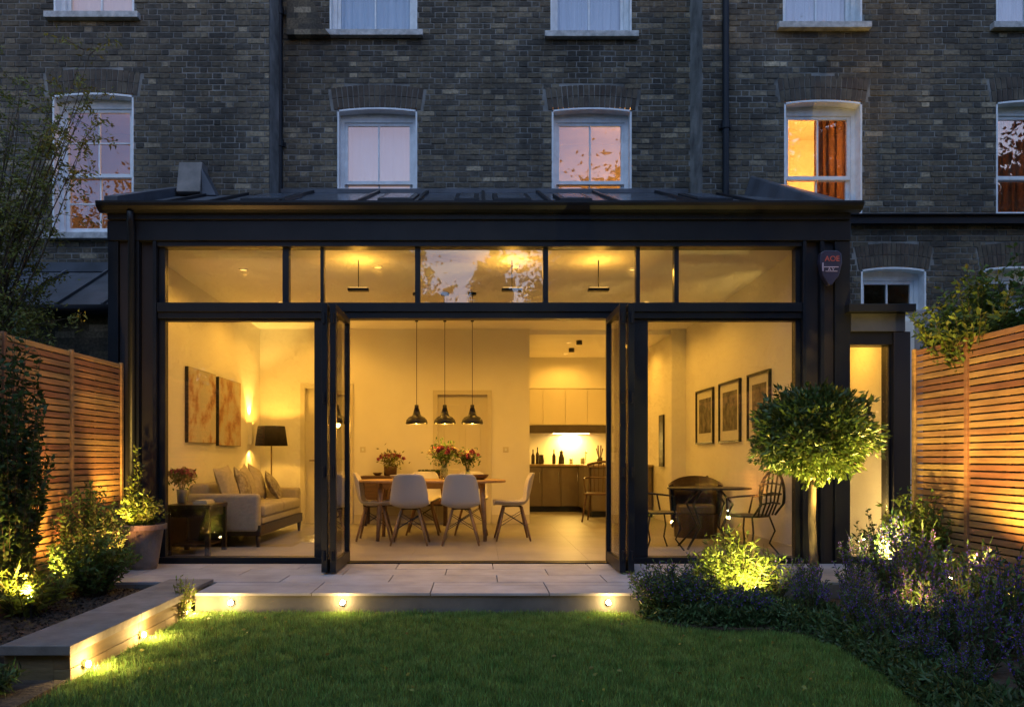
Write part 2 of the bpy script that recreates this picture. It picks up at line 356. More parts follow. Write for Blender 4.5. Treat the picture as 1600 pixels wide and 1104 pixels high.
pavers([(-1.20, -.82), (-.82, -.45), (-.45, -.085)], -3.44, 4.3, .9, -.0215, 0, terrace, 'paver')
ri = MB(); ri.box(-2.15, 1.22, -1.700, -1.682, -.168, -.0225); ri.build('riser', 'riser', terrace)
# ------------------------------------------------------------------ raised planter
pl = thing('raised_planter', 'raised timber planter edge with stone coping beside the lawn', 'planter', (-2.33, -2.4, -.16))
for k, (za, zb) in enumerate([(-.168, -.105), (-.103, -.022)]):
    for (ya, yb) in ([(-3.46, -2.62), (-2.615, -1.74)] if k else [(-3.46, -3.05), (-3.045, -2.2), (-2.195, -1.74)]):
        b = MB(); b.box(-2.26, -2.175 + random.uniform(-.003, .003), ya, yb, za, zb); b.build('sleeper', 'sleeper', pl, bevel=.004)
b = MB(); b.box(-2.53, -2.262, -3.455, -3.37, -.168, -.022); b.build('sleeper', 'sleeper', pl, bevel=.004)
yy = [-3.5, -2.62, -1.76]
for a, bb in zip(yy, yy[1:]):
    b = MB(); b.box(-2.53, -2.155, a + .002, bb - .002, -.021, .03); b.build('coping_slab', 'coping', pl, bevel=.003)
b = MB(); b.box(-2.53, -2.17, -1.758, -1.23, -.0 + .002, .03); b.build('coping_slab', 'coping', pl, bevel=.003)
b = MB(); b.box(-2.50, -2.44, -3.37, -1.24, -.168, -.022); b.build('back_board', 'sleeper', pl)

# ------------------------------------------------------------------ brick houses
CO, PER = .069, .306
WN = []     # windows
class Win:
    def __init__(s, x0, x1, ztop, z0, arch=True): s.x0, s.x1, s.zs, s.z0, s.arch = x0, x1, ztop - .034, z0, arch; s.cx = (x0 + x1) / 2; s.w = x1 - x0; s.rise = .034; s.Rr = (s.w ** 2 / 4 + s.rise ** 2) / (2 * s.rise); s.zc = s.zs + s.rise - s.Rr; s.ro = s.Rr + .285; s.ang = math.asin(s.w / 2 / s.Rr)
    def excl(s, z):
        if z < s.z0 - .001: return None
        if z < s.zs: return (s.x0, s.x1)
        if z - s.zc > s.ro: return None
        h = (z - s.zc) * math.tan(s.ang + .02); h2 = math.sqrt(max(s.ro ** 2 - (z - s.zc) ** 2, 0))
        return (s.cx - min(h, h2), s.cx + min(h, h2))
def house(name, label, x0, x1, y, zmin_fn, ztop, wins, loc):
    H = thing(name, label, 'house', loc)
    # mortar body: front with holes + reveals
    zlow = min(zmin_fn(x0 + .01), zmin_fn(x1 - .01), zmin_fn((x0 + x1) / 2))
    xs = sorted({x0, x1, -3.62, 3.64, *[w.x0 for w in wins], *[w.x1 for w in wins]}); xs = [x for x in xs if x0 <= x <= x1]
    zs = sorted({zlow, ztop, 3.3, *[w.z0 for w in wins], *[w.zs + w.rise for w in wins]}); zs = [z for z in zs if zlow <= z <= ztop]
    b = MB()
    for xa, xb in zip(xs, xs[1:]):
        for za, zb in zip(zs, zs[1:]):
            cx, cz = (xa + xb) / 2, (za + zb) / 2
            if cz < zmin_fn(cx): continue
            if any(w.x0 < cx < w.x1 and w.z0 < cz < w.zs + w.rise for w in wins): continue
            b.quad((xa, y, za), (xb, y, za), (xb, y, zb), (xa, y, zb))
    for xe, s_ in ((x0, 1), (x1, -1)):
        b.quad((xe, y, zmin_fn(xe + .01 * s_)), (xe, y + .7, zmin_fn(xe + .01 * s_)), (xe, y + .7, ztop), (xe, y, ztop))
    b.quad((x0, y, ztop), (x1, y, ztop), (x1, y + 5, ztop), (x0, y + 5, ztop)); b.quad((x0, y + 5, 3.2), (x1, y + 5, 3.2), (x1, y + 5, ztop), (x0, y + 5, ztop))
    b.build('wall', 'mortar', H)
    # bricks
    items = []; r0 = int(math.floor(1.0 / CO))
    for row in range(r0, int(ztop / CO)):
        za, zb = row * CO + .0075, row * CO + CO - .0075; zc = (za + zb) / 2
        ex = [e for e in (w.excl(zc) for w in wins) if e]
        off = ((row + 1000) % 2) * PER / 2
        k = math.floor((x0 + off) / PER) - 1
        while True:
            base = k * PER - off
            if base > x1: break
            if k == math.floor((x0 + off) / PER) - 1: jl = 0
            jt = PER * .6667 + random.uniform(-.014, .014); jn = random.uniform(-.012, .012)
            for a, c in ((base + jl, base + jt), (base + jt, base + PER + jn)):
                a2, c2 = max(a + .0065, x0), min(c - .0065, x1)
                segs = [(a2, c2)] if c2 - a2 > .02 else []
                for e0, e1 in ex:
                    ns = []
                    for p, q in segs:
                        if q <= e0 or p >= e1: ns.append((p, q)); continue
                        if e0 - p > .02: ns.append((p, e0 - .003))
                        if q - e1 > .02: ns.append((e1 + .003, q))
                    segs = ns
                for p, q in segs:
                    if zc > zmin_fn((p + q) / 2): items.append((p, q, za, zb, (c - a) > .15 and abs(q - p - (c - a) + .013) < .001))
            jl = jn; k += 1
    # arches: radial bricks
    nv = 0
    for w in wins:
        if not w.arch: continue
        n = 17
        for ring in range(2):
            ra, rb = w.Rr + .006 + ring * .142, w.Rr + .138 + ring * .142
            st = 0
            for i in range(n):
                a0 = -w.ang - .012 + (2 * w.ang + .024) * (i) / n + .0016; a1 = -w.ang - .012 + (2 * w.ang + .024) * (i + 1) / n - .0016
                f = y - .006 - random.random() * .004; pts = [(w.cx + r * math.sin(a), w.zc + r * math.cos(a)) for a, r in ((a0, ra), (a1, ra), (a1, rb), (a0, rb))]
                m = MB(); m.prism(pts, 'y', f, y + .02); m.build('brick', 'brick_arch', H); nv += 1
    # the 300 that show largest as parts
    vis = [i for i, it in enumerate(items) if it[4] and -20 < VX + FPX * it[0] / (CAMD + y) < 1620 and it[2] < 6.9]
    random.shuffle(vis); vis = set(vis[:max(0, 300 - nv)])
    sm = MB(); wd, hg = PER * .6667 - .013, CO - .015; sm.box(-wd / 2, wd / 2, 0, .03, -hg / 2, hg / 2, 'b'); sme = bpy.data.meshes.new('brick'); sme.from_pydata(sm.v, [], sm.f); sme.materials.append(M['brick'])
    V = []; F = []; org = Vector(H.location)
    rest = MB()
    for i, (p, q, za, zb, full) in enumerate(items):
        f = .004 + random.random() * .006
        if i in vis:
            o = bpy.data.objects.new('brick', sme); COL.objects.link(o); o.parent = H; o.location = Vector(((p + q) / 2, y - f, (za + zb) / 2)) - org; o.rotation_euler = (0, R(random.uniform(-.4, .4)), R(random.uniform(-.7, .7))); o.scale = ((q - p) / wd, 1, 1)
        else:
            t1, t2 = random.uniform(-.003, .003), random.uniform(-.003, .003); e = .003; za += random.uniform(-.0015, .002); zb += random.uniform(-.002, .0015)
            rest.hexa([(p, y - f + t1, za), (q, y - f + t2, za), (q, y + .02, za), (p, y + .02, za), (p + random.uniform(-e, e), y - f + t1, zb), (q + random.uniform(-e, e), y - f + t2, zb), (q, y + .02, zb), (p, y + .02, zb)])
    rest.build('brickwork', 'brick', H, kind='stuff')
    return H
YM, YS = 2.2, 1.65
def sash(H, w, y, style, sill=True, lit=None):
    """white box frame in its reveal, two sashes, panes, sill, room behind"""
    x0, x1, zs, z0 = w.x0, w.x1, w.zs, w.z0; d = .13
    b = MB(); t = .022
    b.box(x0 + .001, x0 + t, y - .004, y + d, z0, zs, ''); b.box(x1 - t, x1 - .001, y - .004, y + d, z0, zs, '')
    # arched head lining
    n = 8; top = [(w.cx + w.Rr * math.sin(a), w.zc + w.Rr * math.cos(a)) for a in [(-w.ang + 2 * w.ang * i / n) for i in range(n + 1)]]
    for (xa, za), (xb, zb) in zip(top, top[1:]):
        b.hexa([(xa, y - .004, za - t), (xb, y - .004, zb - t), (xb, y + d, zb - t), (xa, y + d, za - t), (xa, y - .004, za), (xb, y - .004, zb), (xb, y + d, zb), (xa, y + d, za)])
    win = b.build('window', 'white', H)
    b = MB(); j = .07; yf = y + d
    b.box(x0 + t, x0 + j, yf, yf + .09, z0, zs - .02); b.box(x1 - j, x1 - t, yf, yf + .09, z0, zs - .02); b.box(x0 + j, x1 - j, yf + .001, yf + .09, zs - .10, zs - .021)
    b.poly([(x0 + t, yf + .002, zs - .021), (x1 - t, yf + .002, zs - .021)] + [(p[0], yf + .002, p[1] - .01) for p in reversed(top)])
    b.box(x0 + j, x1 - j, yf + .001, yf + .09, z0, z0 + .05)
    b.build('frame', 'white', win)
    xa, xb = x0 + j, x1 - j; zt = zs - .10; zb_ = z0 + .05; zm = zb_ + (zt - zb_) * style.get('meet', .5)
    for up in (1, 0):
        ya = yf + (.018 if up else .055); yb = ya + .034; za, zb = (zm - .02, zt) if up else (zb_, zm + .02)
        b = MB(); s = .04; b.box(xa, xa + s, ya, yb, za, zb); b.box(xb - s, xb, ya, yb, za, zb); b.box(xa + s, xb - s, ya + .001, yb, za, za + (.045 if up else .06)); b.box(xa + s, xb - s, ya + .001, yb, zb - .04, zb)
        c = (xa + xb) / 2; zlo, zhi = za + .046, zb - .041
        for vx in style.get('v', [.5]): q = xa + s + (xb - xa - 2 * s) * vx; b.box(q - .010, q + .010, ya + .002, yb - .004, zlo, zhi)
        for hz in style.get('h', []): q = zlo + (zhi - zlo) * hz; b.box(xa + s, xb - s, ya + .004, yb - .006, q - .008, q + .008)
        b.build('sash', 'white', win, bevel=.002)
        p = MB(); p.box(xa + s - .005, xb - s + .005, ya + .015, ya + .019, za + .04, zb - .035); p.build('pane', 'sashglass', win)
    if up == 0:
        b = MB(); b.tube([(xa - .01, yf + .016, zm + .0), (xa - .012, yf + .010, zm - .06)], .008, 6); b.build('sash_horn', 'white', win)
        b = MB(); b.tube([(xb + .01, yf + .016, zm + .0), (xb + .012, yf + .010, zm - .06)], .008, 6); b.build('sash_horn', 'white', win)
    if sill:
        b = MB(); b.hexa([(x0 - .075, y - .09, z0 - .085), (x1 + .075, y - .09, z0 - .085), (x1 + .075, y + d, z0 - .085), (x0 - .075, y + d, z0 - .085), (x0 - .075, y - .09, z0 - .012), (x1 + .075, y - .09, z0 - .012), (x1 + .075, y + d, z0 - .001), (x0 - .075, y + d, z0 - .001)])
        b.build('sill', 'sill', win, bevel=.004)
    yr = yf + .10
    rm = MB(); rm.quad((x0 - .5, yr + 1.6, z0 - .3), (x1 + .5, yr + 1.6, z0 - .3), (x1 + .5, yr + 1.6, zs + .3), (x0 - .5, yr + 1.6, zs + .3))
    for e in (x0 - .5, x1 + .5): rm.quad((e, yr, z0 - .3), (e, yr + 1.6, z0 - .3), (e, yr + 1.6, zs + .3), (e, yr, zs + .3))
    for e in (z0 - .3, zs + .3): rm.quad((x0 - .5, yr, e), (x1 + .5, yr, e), (x1 + .5, yr + 1.6, e), (x0 - .5, yr + 1.6, e))
    rm.build('room', 'roomorange', win)
    if lit: parent_keep(lamp('POINT', (w.cx + .5 * w.w + .36, yr + .5, zs - .5), lit[0], (1, .50, .13), .12), win)
    def pleats(xa, xb, za, zb, yy_, m, name, amp=.02, wl=.09):
        c = MB(); n = max(6, int((xb - xa) / wl * 6)); pts = [(xa + (xb - xa) * i / n, yy_ + amp * math.sin(2 * math.pi * i / 6 + math.sin(i * .7))) for i in range(n + 1)]
        for (p, q), (r, s2) in zip(pts, pts[1:]): c.quad((p, q, za), (r, s2, za), (r, s2, zb), (p, q, zb))
        c.build(name, m, win, smooth=True)
    for cu in style.get('cur', []): pleats(x0 + cu[0] * w.w, x0 + cu[1] * w.w, z0 + cu[2] * (zs - z0), zs - .05, yr + .06, cu[3], cu[4], cu[5] if len(cu) > 5 else .02)
    return win
xm = lambda px: X(px, YM); xs_ = lambda px: X(px, YS); zm_ = lambda py: Z(py, YM); zs2 = lambda py: Z(py, YS)
XL, XR = -2.49, 2.66
wL1 = Win(xs_(82), xs_(209), zs2(145), zs2(364)); wL0 = Win(xs_(84), xs_(210), zs2(-200), zs2(22))
wM1 = Win(xm(527), xm(652), zm_(168), zm_(388)); wM2 = Win(xm(862), xm(987), zm_(168), zm_(388))
wM3 = Win(xm(515), xm(652), zm_(-180), zm_(50)); wM4 = Win(xm(860), xm(987), zm_(-180), zm_(52))
wR1 = Win(xs_(1225), xs_(1347), zs2(156), zs2(338)); wR2 = Win(xs_(1556), xs_(1682), zs2(156), zs2(338))
wR3 = Win(xs_(1223), xs_(1347), zs2(-190), zs2(38)); wR4 = Win(xs_(1556), xs_(1682), zs2(-190), zs2(38))
wR5 = Win(xs_(1345), xs_(1447), zs2(417), zs2(560)); wR6 = Win(xs_(1536), xs_(1640), zs2(416), zs2(560))
low = lambda x: 3.3 if -3.62 < x < 3.64 else -.2
HL = house('brick_house', 'dark brick house section with the tall sash window behind the twiggy tree', -9, XL, YS, lambda x: 3.3 if x > -3.62 else -.2, 9, [wL1, wL0], (-6, YS, 0))
HM = house('brick_house', 'recessed brick house section between the two black drainpipes', XL, XR, YM, lambda x: 3.3, 9, [wM1, wM2, wM3, wM4], (0, YM, 3.3))
HR = house('brick_house', 'dark brick house section with the orange lit curtained window', XR, 10, YS, lambda x: 3.3 if x < 3.64 else -.2, 9, [wR1, wR2, wR3, wR4, wR5, wR6], (6, YS, 0))
bl = [(.0, 1, 0, 'blind', 'blind', .002)]; nb = [(.0, 1, 0, 'blindblue', 'curtain', .012)]
sash(HL, wL1, YS, dict(v=[.5], h=[.5], meet=.46), lit=(15, 0))
sash(HL, wL0, YS, dict(v=[.5], cur=bl))
sash(HM, wM1, YM, dict(v=[.5], meet=.52, cur=[(.0, 1, 0, 'blind', 'blind', .002)]))
sash(HM, wM2, YM, dict(v=[.5], meet=.52), lit=(34, -.1))
sash(HM, wM3, YM, dict(v=[.5], cur=nb)); sash(HM, wM4, YM, dict(v=[.5], cur=nb))
sash(HR, wR1, YS, dict(v=[.5], meet=.38, cur=[(.52, 1.0, 0, 'curtain', 'curtain', .03)]), lit=(150, -.3))
sash(HR, wR2, YS, dict(v=[.6], meet=.38, cur=[(.0, 1.0, 0, 'curtain', 'curtain', .012)]), lit=(34, 0))
sash(HR, wR3, YS, dict(v=[.5], cur=nb)); sash(HR, wR4, YS, dict(v=[.5], cur=nb))
sash(HR, wR5, YS, dict(v=[.5], meet=.6)); sash(HR, wR6, YS, dict(v=[.5], meet=.6, cur=nb))
# drainpipes
def pipe(px, y, ztop, zbot, label):
    x = X(px, y); t = thing('drainpipe', label, 'drainpipe', (x, y, zbot))
    b = MB(); b.tube([(x, y, zbot), (x, y, ztop)], .038, 12, False); b.build('pipe', 'steel', t, smooth=True)
    for z in (4.9, 6.55, 8.2): b = MB(); b.lathe(x, y, [(.038, z), (.05, z + .005), (.05, z + .09), (.038, z + .095)], 12, False); b.box(x - .075, x + .075, y + .02, y + .035, z + .02, z + .07); b.build('collar', 'steel', t)
pipe(437, YM - .07, 9, 4.25, 'black cast iron drainpipe in the corner above the sloped verge block')
pipe(1134, YS - .06, 9, 4.1, 'black cast iron drainpipe between the recessed bay and the orange lit window')
b = MB(); b.box(3.66, 10, YS - .11, YS - .016, zs2(353), zs2(341)); b.prism([(YS - .15, zs2(341)), (YS - .016, zs2(341)), (YS - .016, zs2(338.6)), (YS - .15, zs2(339.5))], 'x', 3.66, 10); b.build('string_course', 'frame', HR)
# raking brick pier beside the top window
b = MB(); ya = YM - .12
b.prism([(XL + .1, zm_(62)), (xm(518), zm_(62)), (xm(508), zm_(50)), (xm(484), zm_(-10)), (xm(455), zm_(-80)), (XL + .1, zm_(-80))], 'y', ya, YM - .03); b.build('raking_pier', 'brick', HM)

# ------------------------------------------------------------------ glazed extension
E = thing('glass_extension', 'dark steel framed glass extension glowing with warm light', 'house extension', (0, 0, 0))
def ebox(name, px0, px1, py0, py1, ya, yb, m='steel', bev=.003, ins=0):
    b = MB(); b.box(X(px0), X(px1), ya, yb, Z(py1), Z(py0)); return b.build(name, m, E, bevel=bev)
zf = -.15
for (a, c, ya, yb, m) in ((170, 186, -.02, .28, 'steel'), (186.5, 206, .01, .27, 'steel2'), (214, 219, -.03, .25, 'steel'), (219.3, 240, .03, .22, 'steel2'), (240.3, 246, -.03, .25, 'steel')):
    b = MB(); b.box(X(a), X(c), ya, yb, zf, Z(377.5)); b.build('column', m, E, bevel=.003)
b = MB(); b.box(X(206.3), X(213.7), .02, .2, zf, Z(377.5)); b.build('column_web', 'steel', E)
for (a, c, ya, yb, m) in ((1253, 1258, -.03, .25, 'steel'), (1258.3, 1280, .03, .22, 'steel2'), (1280.3, 1286, -.03, .25, 'steel'), (1286.3, 1303, .01, .22, 'steel2'), (1303.3, 1327, -.02, .28, 'steel')):
    b = MB(); b.box(X(a), X(c), ya, yb, zf, Z(377.5)); b.build('column', m, E, bevel=.003)
b = MB(); b.box(X(170), X(1327), -.035, .2, Z(377), Z(346)); b.build('fascia_beam', 'steel', E, bevel=.004)
b = MB(); b.box(X(172), X(1325), -.06, .2, Z(345.5), Z(334)); b.build('fascia_board', 'frame', E, bevel=.004)
# ogee gutter
gp = [(-.065, 3.385), (-.10, 3.385), (-.135, 3.40), (-.165, 3.43), (-.175, 3.455), (-.175, 3.475), (-.16, 3.475), (-.15, 3.44), (-.12, 3.415), (-.065, 3.415)]
b = MB(); b.prism(gp, 'x', -3.66, 3.68); b.build('gutter', 'steel', E)
b = MB(); b.tube([(X(212), -.12, 3.39), (X(211), -.10, 3.30), (X(210), -.06, 3.2), (X(210), -.06, -.0)], .034, 12); b.build('downpipe', 'steel', E, smooth=True)
# roof slope
RZ0, RZ1 = 3.46, 4.36
def rz(y): return RZ0 + (y + .05) / (YM + .05) * (RZ1 - RZ0)
def roofbox(x0, x1, ya, yb, dz0, dz1, x0b=None, x1b=None):
    x0b = x0 if x0b is None else x0b; x1b = x1 if x1b is None else x1b; b = MB()
    b.hexa([(x0, ya, rz(ya) + dz0), (x1, ya, rz(ya) + dz0), (x1b, yb, rz(yb) + dz0), (x0b, yb, rz(yb) + dz0), (x0, ya, rz(ya) + dz1), (x1, ya, rz(ya) + dz1), (x1b, yb, rz(yb) + dz1), (x0b, yb, rz(yb) + dz1)]); return b
roofbox(-3.6, -2.495, -.05, YS - .02, -.03, 0).build('roof', 'lead', E)
roofbox(-2.49, 2.65, -.05, YM - .02, -.03, 0).build('roof', 'roofpane', E)
roofbox(2.655, 3.6, -.05, YS - .02, -.03, 0).build('roof', 'lead', E)
for px in (320, 378, 470, 580, 662, 755, 846, 940, 1045, 1130):
    x = X(px, 1.4); yb = YM - .03 if -2.45 < x < 2.6 else YS - .03; roofbox(x - .017, x + .017, -.04, yb, .001, .035).build('glazing_bar', 'steel', E)
roofbox(-2.46, 2.6, YM - .14, YM - .018, .002, .05).build('roof_flashing', 'lead', E)
for pa, pb in ((395, 462), (598, 652), (712, 748), (868, 916), (1072, 1125), (770, 826)):
    x0, x1 = X(pa, .9), X(pb, .9)
    o = roofbox(x0, x1, .45, 1.25, .002, .045); o.build('rooflight', 'frame', E, bevel=.004); roofbox(x0 + .05, x1 - .05, .5, 1.2, .046, .05).build('rooflight_glass', 'roofpane', E)
# verge upstands
roofbox(-3.63, -3.50, -.06, YS - .02, .0, .10).build('verge', 'lead', E)
b = MB(); ya_, yb_ = -.06, YS - .02; b.hexa([(3.36, ya_, rz(ya_) - .02), (3.63, ya_, rz(ya_) - .02), (3.63, yb_, rz(yb_) - .02), (3.13, yb_, rz(yb_) - .02), (3.42, ya_, rz(ya_) + .05), (3.60, ya_, rz(ya_) + .05), (3.50, yb_, rz(yb_) + .16), (3.22, yb_, rz(yb_) + .24)]); b.build('verge', 'lead', E, bevel=.02)
b = MB(); b.prism([(YS - .02, 4.02), (YS - .02, 4.46), (YS - .22, 4.45), (YS - .30, 4.08)], 'x', X(275, 1.35), X(312, 1.35)); b.build('verge_block', 'coping', E, bevel=.01)
b = MB(); b.prism([(X(312, 1.35), 4.05), (X(335, 1.35), 4.05), (X(331, 1.35), 4.12), (X(312, 1.35), 4.38)], 'y', YS - .25, YS - .02); b.build('verge_fillet', 'lead', E, bevel=.01)
# frames: horizontal and vertical members, flush pieces butted
def fr(name, a, c, t, bt, ya=.03, yb=.11, m='frame'): b = MB(); b.box(X(a), X(c), ya, yb, Z(bt), Z(t)); return b.build(name, m, E, bevel=.002)
fr('head_frame', 246.3, 1252.7, 377.6, 385, -.01, .14)
fr('transom_bar', 246.3, 1252.7, 473, 487, -.02, .14); fr('transom_bar', 246.3, 1252.7, 487.3, 497, .0, .13)
fr('jamb', 246.3, 256, 385.2, 472.8); fr('jamb', 1245, 1252.7, 385.2, 472.8)
mul = [(440, 450), (499.5, 505), (648, 656), (849, 857), (995, 1001), (1055, 1062)]
for a, c in mul: fr('mullion', a, c, 385.2, 472.8)
ed = [256] + [v for p in mul for v in p] + [1245]
def pane(name, a, c, t, bt, y=.06, parent=None, m='glass'): b = MB(); b.box(X(a) + .002, X(c) - .002, y, y + .008, Z(bt) + .002, Z(t) - .002); return b.build(name, m, parent or E)
for a, c in zip(ed[::2], ed[1::2]): pane('transom_pane', a, c, 385.2, 472.8)
# side windows
for a, c, i0, i1 in ((246.3, 505, 256, 490), (985, 1252.7, 1013.5, 1245)):
    fr('window_frame', a, i0, 497.3, 870); fr('window_frame', i1, c, 497.3, 870); fr('window_frame', i0 + .3, i1 - .3, 497.3, 500.5); fr('window_frame', a, c, 870.3, 880, -.01, .13)
    pane('window_pane', i0 + .5, i1 - .5, 500.6, 870)
b = MB(); b.box(X(505.3), X(527), .02, .12, -.02, Z(497.3)); b.build('door_jamb', 'frame', E); b = MB(); b.box(X(970), X(984.7), .02, .12, -.02, Z(497.3)); b.build('door_jamb', 'frame', E)
b = MB(); b.box(X(527.3), X(969.7), -.03, .02, -.02, .006); b.box(X(527.3), X(969.7), .06, .11, -.02, .006); b.build('door_track', 'frame', E)
# bifold leaves, folded out perpendicular to the opening
def leaf(xc, ya, yb, handle=0, lean=0):
    z0, z1 = .018, Z(498.5); t = .026
    b = MB(); f = .055
    def q(y, x): return x + lean * (y - yb)
    def bar(y0, y1, za, zb, tt=t): b.hexa([(q(y0, xc - tt), y0, za), (q(y0, xc + tt), y0, za), (q(y1, xc + tt), y1, za), (q(y1, xc - tt), y1, za), (q(y0, xc - tt), y0, zb), (q(y0, xc + tt), y0, zb), (q(y1, xc + tt), y1, zb), (q(y1, xc - tt), y1, zb)])
    bar(ya, ya + f, z0, z1); bar(yb - f, yb, z0, z1); bar(ya + f, yb - f, z0, z0 + .10, t - .001); bar(ya + f, yb - f, z1 - .06, z1, t - .001)
    o = b.build('bifold_door', 'frame', E, bevel=.002)
    b = MB(); bar(ya + f + .001, yb - f - .001, z0 + .101, z1 - .061, .004); b.build('door_glass', 'glass', o)
    for z in (.12, .85, 1.5, 2.2): b = MB(); b.tube([(q(ya, xc), ya - .012, z), (q(ya, xc), ya - .012, z + .09)], .012, 8); b.build('door_hinge', 'steel', o)
    if handle: b = MB(); x = q(ya + .03, xc) + handle * .05; b.tube([(x - handle * .02, ya + .03, 1.0), (x, ya + .03, 1.0), (x, ya + .14, 1.0)], .009, 8); b.build('door_handle', 'chrome', o)
leaf(-1.278, -.78, -.02, 0, .0); leaf(-1.352, -.79, -.03, 0, 0)
leaf(1.262, -.78, -.02, 0, .0); leaf(1.336, -.79, -.03, 0, 0)
# alarm bell box
t = thing('alarm_box', 'shield shaped alarm box fixed high on the dark steel column', 'alarm box', (X(1297), -.03, Z(420)))
xa, xb = X(1277, -.05), X(1313, -.05); zt_, zb_ = Z(393, -.05), Z(447, -.05); cx_ = (xa + xb) / 2
outl = [(xa + .01, zt_ - .03), (xa + .05, zt_), (xb - .05, zt_), (xb - .01, zt_ - .03), (xb - .004, zt_ - .12), (xb - .035, zb_ + .09), (cx_ + .01, zb_), (cx_ - .02, zb_), (xa + .035, zb_ + .09), (xa + .004, zt_ - .12)]
b = MB(); b.prism(outl, 'y', -.10, -.031); b.build('casing', 'bell', t, bevel=.008)
b = MB(); b.box(cx_ - .055, cx_ + .06, -.104, -.1005, zt_ - .205, zt_ - .20); b.box(cx_ - .07, cx_ + .07, -.104, -.1005, zt_ - .165, zt_ - .158); b.box(cx_ - .085, cx_ - .075, -.104, -.1005, zt_ - .2, zt_ - .12)
b.build('stripe', 'white_mark', t)
def text(s, x, y, z, size, m, parent):
    c = bpy.data.curves.new('lettering', 'FONT'); c.body = s; c.size = size; c.extrude = .0015; c.align_x = 'CENTER'; tmp = bpy.data.objects.new('tmp', c); COL.objects.link(tmp); dg = bpy.context.evaluated_depsgraph_get(); me = bpy.data.meshes.new_from_object(tmp.evaluated_get(dg)); bpy.data.objects.remove(tmp)
    me.materials.clear(); me.materials.append(M[m]); o = bpy.data.objects.new('lettering', me); COL.objects.link(o)
    o.location = (x, y, z); o.rotation_euler = (R(90), 0, 0); parent_keep(o, parent)
text('AOE', cx_ + .01, -.102, zt_ - .105, .072, 'red_mark', t); text('ALARM', cx_ + .005, -.102, zt_ - .152, .036, 'white_mark', t) if False else text('A V', cx_, -.102, zt_ - .195, .04, 'white_mark', t)

# ------------------------------------------------------------------ side entrance glazed door + canopy
D_ = thing('side_door', 'narrow glazed side door under a small flat canopy beside the slatted fence', 'door', (X(1362), 0, 0))
def dbox(name, a, c, t, bt, ya, yb, m='frame', bev=.003): b = MB(); b.box(X(a), X(c), ya, yb, Z(bt), Z(t)); return b.build(name, m, D_, bevel=bev)
dbox('canopy', 1318, 1421, 478, 490, -.12, .3, 'steel'); dbox('lead_panel', 1328, 1412, 490.3, 518, -.03, .25, 'lead'); dbox('column', 1395, 1421, 518.3, 905, -.02, .22, 'steel2'); dbox('lintel', 1328, 1394.7, 518.3, 538, .0, .2, 'frame')
dbox('frame', 1327.5, 1330, 538.3, 880, .03, .1); dbox('frame', 1391, 1394.7, 538.3, 880, .03, .1); dbox('frame', 1330.3, 1390.7, 870, 880, .03, .1)
b = MB(); b.box(X(1330.2), X(1390.8), .06, .068, Z(869.8), Z(538.5)); b.build('pane', 'glass', D_)
b = MB(); b.box(X(1423, .3), X(1462, .3), .25, .6, -.16, Z(483, .25)); o = b.build('rendered_pier', mat('grey_render', (.24, .24, .25), .85, var=.3, scale=3, bump=.3), None, bevel=.01); tag(o, 'grey rendered pier rising behind the fence next to the canopy', 'pier')

# lean-to roof next door
N = thing('lean_to', 'low neighbouring lean-to with a standing seam lead roof', 'lean-to', (-5.6, 1, 0))
y0, y1, z0, z1 = .45, YS - .02, Z(478, .45), Z(424, YS)
b = MB(); b.hexa([(-9, y0, z0 - .03), (-3.64, y0, z0 - .03), (-3.64, y1, z1 - .03), (-9, y1, z1 - .03), (-9, y0, z0), (-3.64, y0, z0), (-3.64, y1, z1), (-9, y1, z1)]); b.build('roof', 'lead', N)
for i in range(11):
    x = -3.9 - i * .48; b = MB(); b.hexa([(x - .012, y0, z0 + .001), (x + .012, y0, z0 + .001), (x + .012, y1, z1 + .001), (x - .012, y1, z1 + .001), (x - .012, y0, z0 + .035), (x + .012, y0, z0 + .035), (x + .012, y1, z1 + .035), (x - .012, y1, z1 + .035)]); b.build('seam', 'lead', N)
b = MB(); b.tube([(-9, y0 - .06, z0 - .05), (-3.64, y0 - .06, z0 - .05)], .055, 12); b.build('gutter', 'steel', N, smooth=True)
b = MB(); b.box(-9, -3.64, y1 - .06, y1 + .003, z1 - .02, z1 + .09); b.build('flashing', 'lead', N)
b = MB(); b.box(-9, -3.64, y0 + .1, y0 + .35, -.16, z0 - .04); b.build('wall', 'brick', N)

# ------------------------------------------------------------------ interior shell
WL, WR, YB, YK = -3.40, 3.22, 4.5, 7.75
KX0, KX1 = .79, 3.0
fb = MB(); fb.box(WL, WR, .12, YB, -.165, -.022); fb.box(KX0, KX1, YB, YK, -.165, -.022, 'f'); floor = struct(fb.build('interior_floor', 'grout'))
def ftile(x0, x1, y0, y1, pw, ph):
    nx = int(math.ceil((x1 - x0) / pw)); ny = int(math.ceil((y1 - y0) / ph))
    for i in range(nx):
        for j in range(ny):
            a, bq = x0 + i * pw, min(x0 + (i + 1) * pw, x1); c, d = y0 + j * ph, min(y0 + (j + 1) * ph, y1)
            if bq - a < .02 or d - c < .02: continue
            m = MB(); m.box(a + .001, bq - .001, c + .001, d - .001, -.0215, 0, 'd'); m.build('tile', 'tile', floor)
ftile(WL, WR, .12, YB, .9, .6); ftile(KX0, KX1, YB, YK, .9, .6)
def iwall(label, *q):
    b = MB()
    for s in q: b.box(*s)
    return struct(b.build('interior_wall', 'wall'), label)
iwall('living room side wall with two abstract canvases', (WL - .1, WL, .28, YB + .1, -.16, 3.2))
iwall('side wall with three framed prints', (WR, WR + .1, .28, YB + .1, -.16, 3.2))
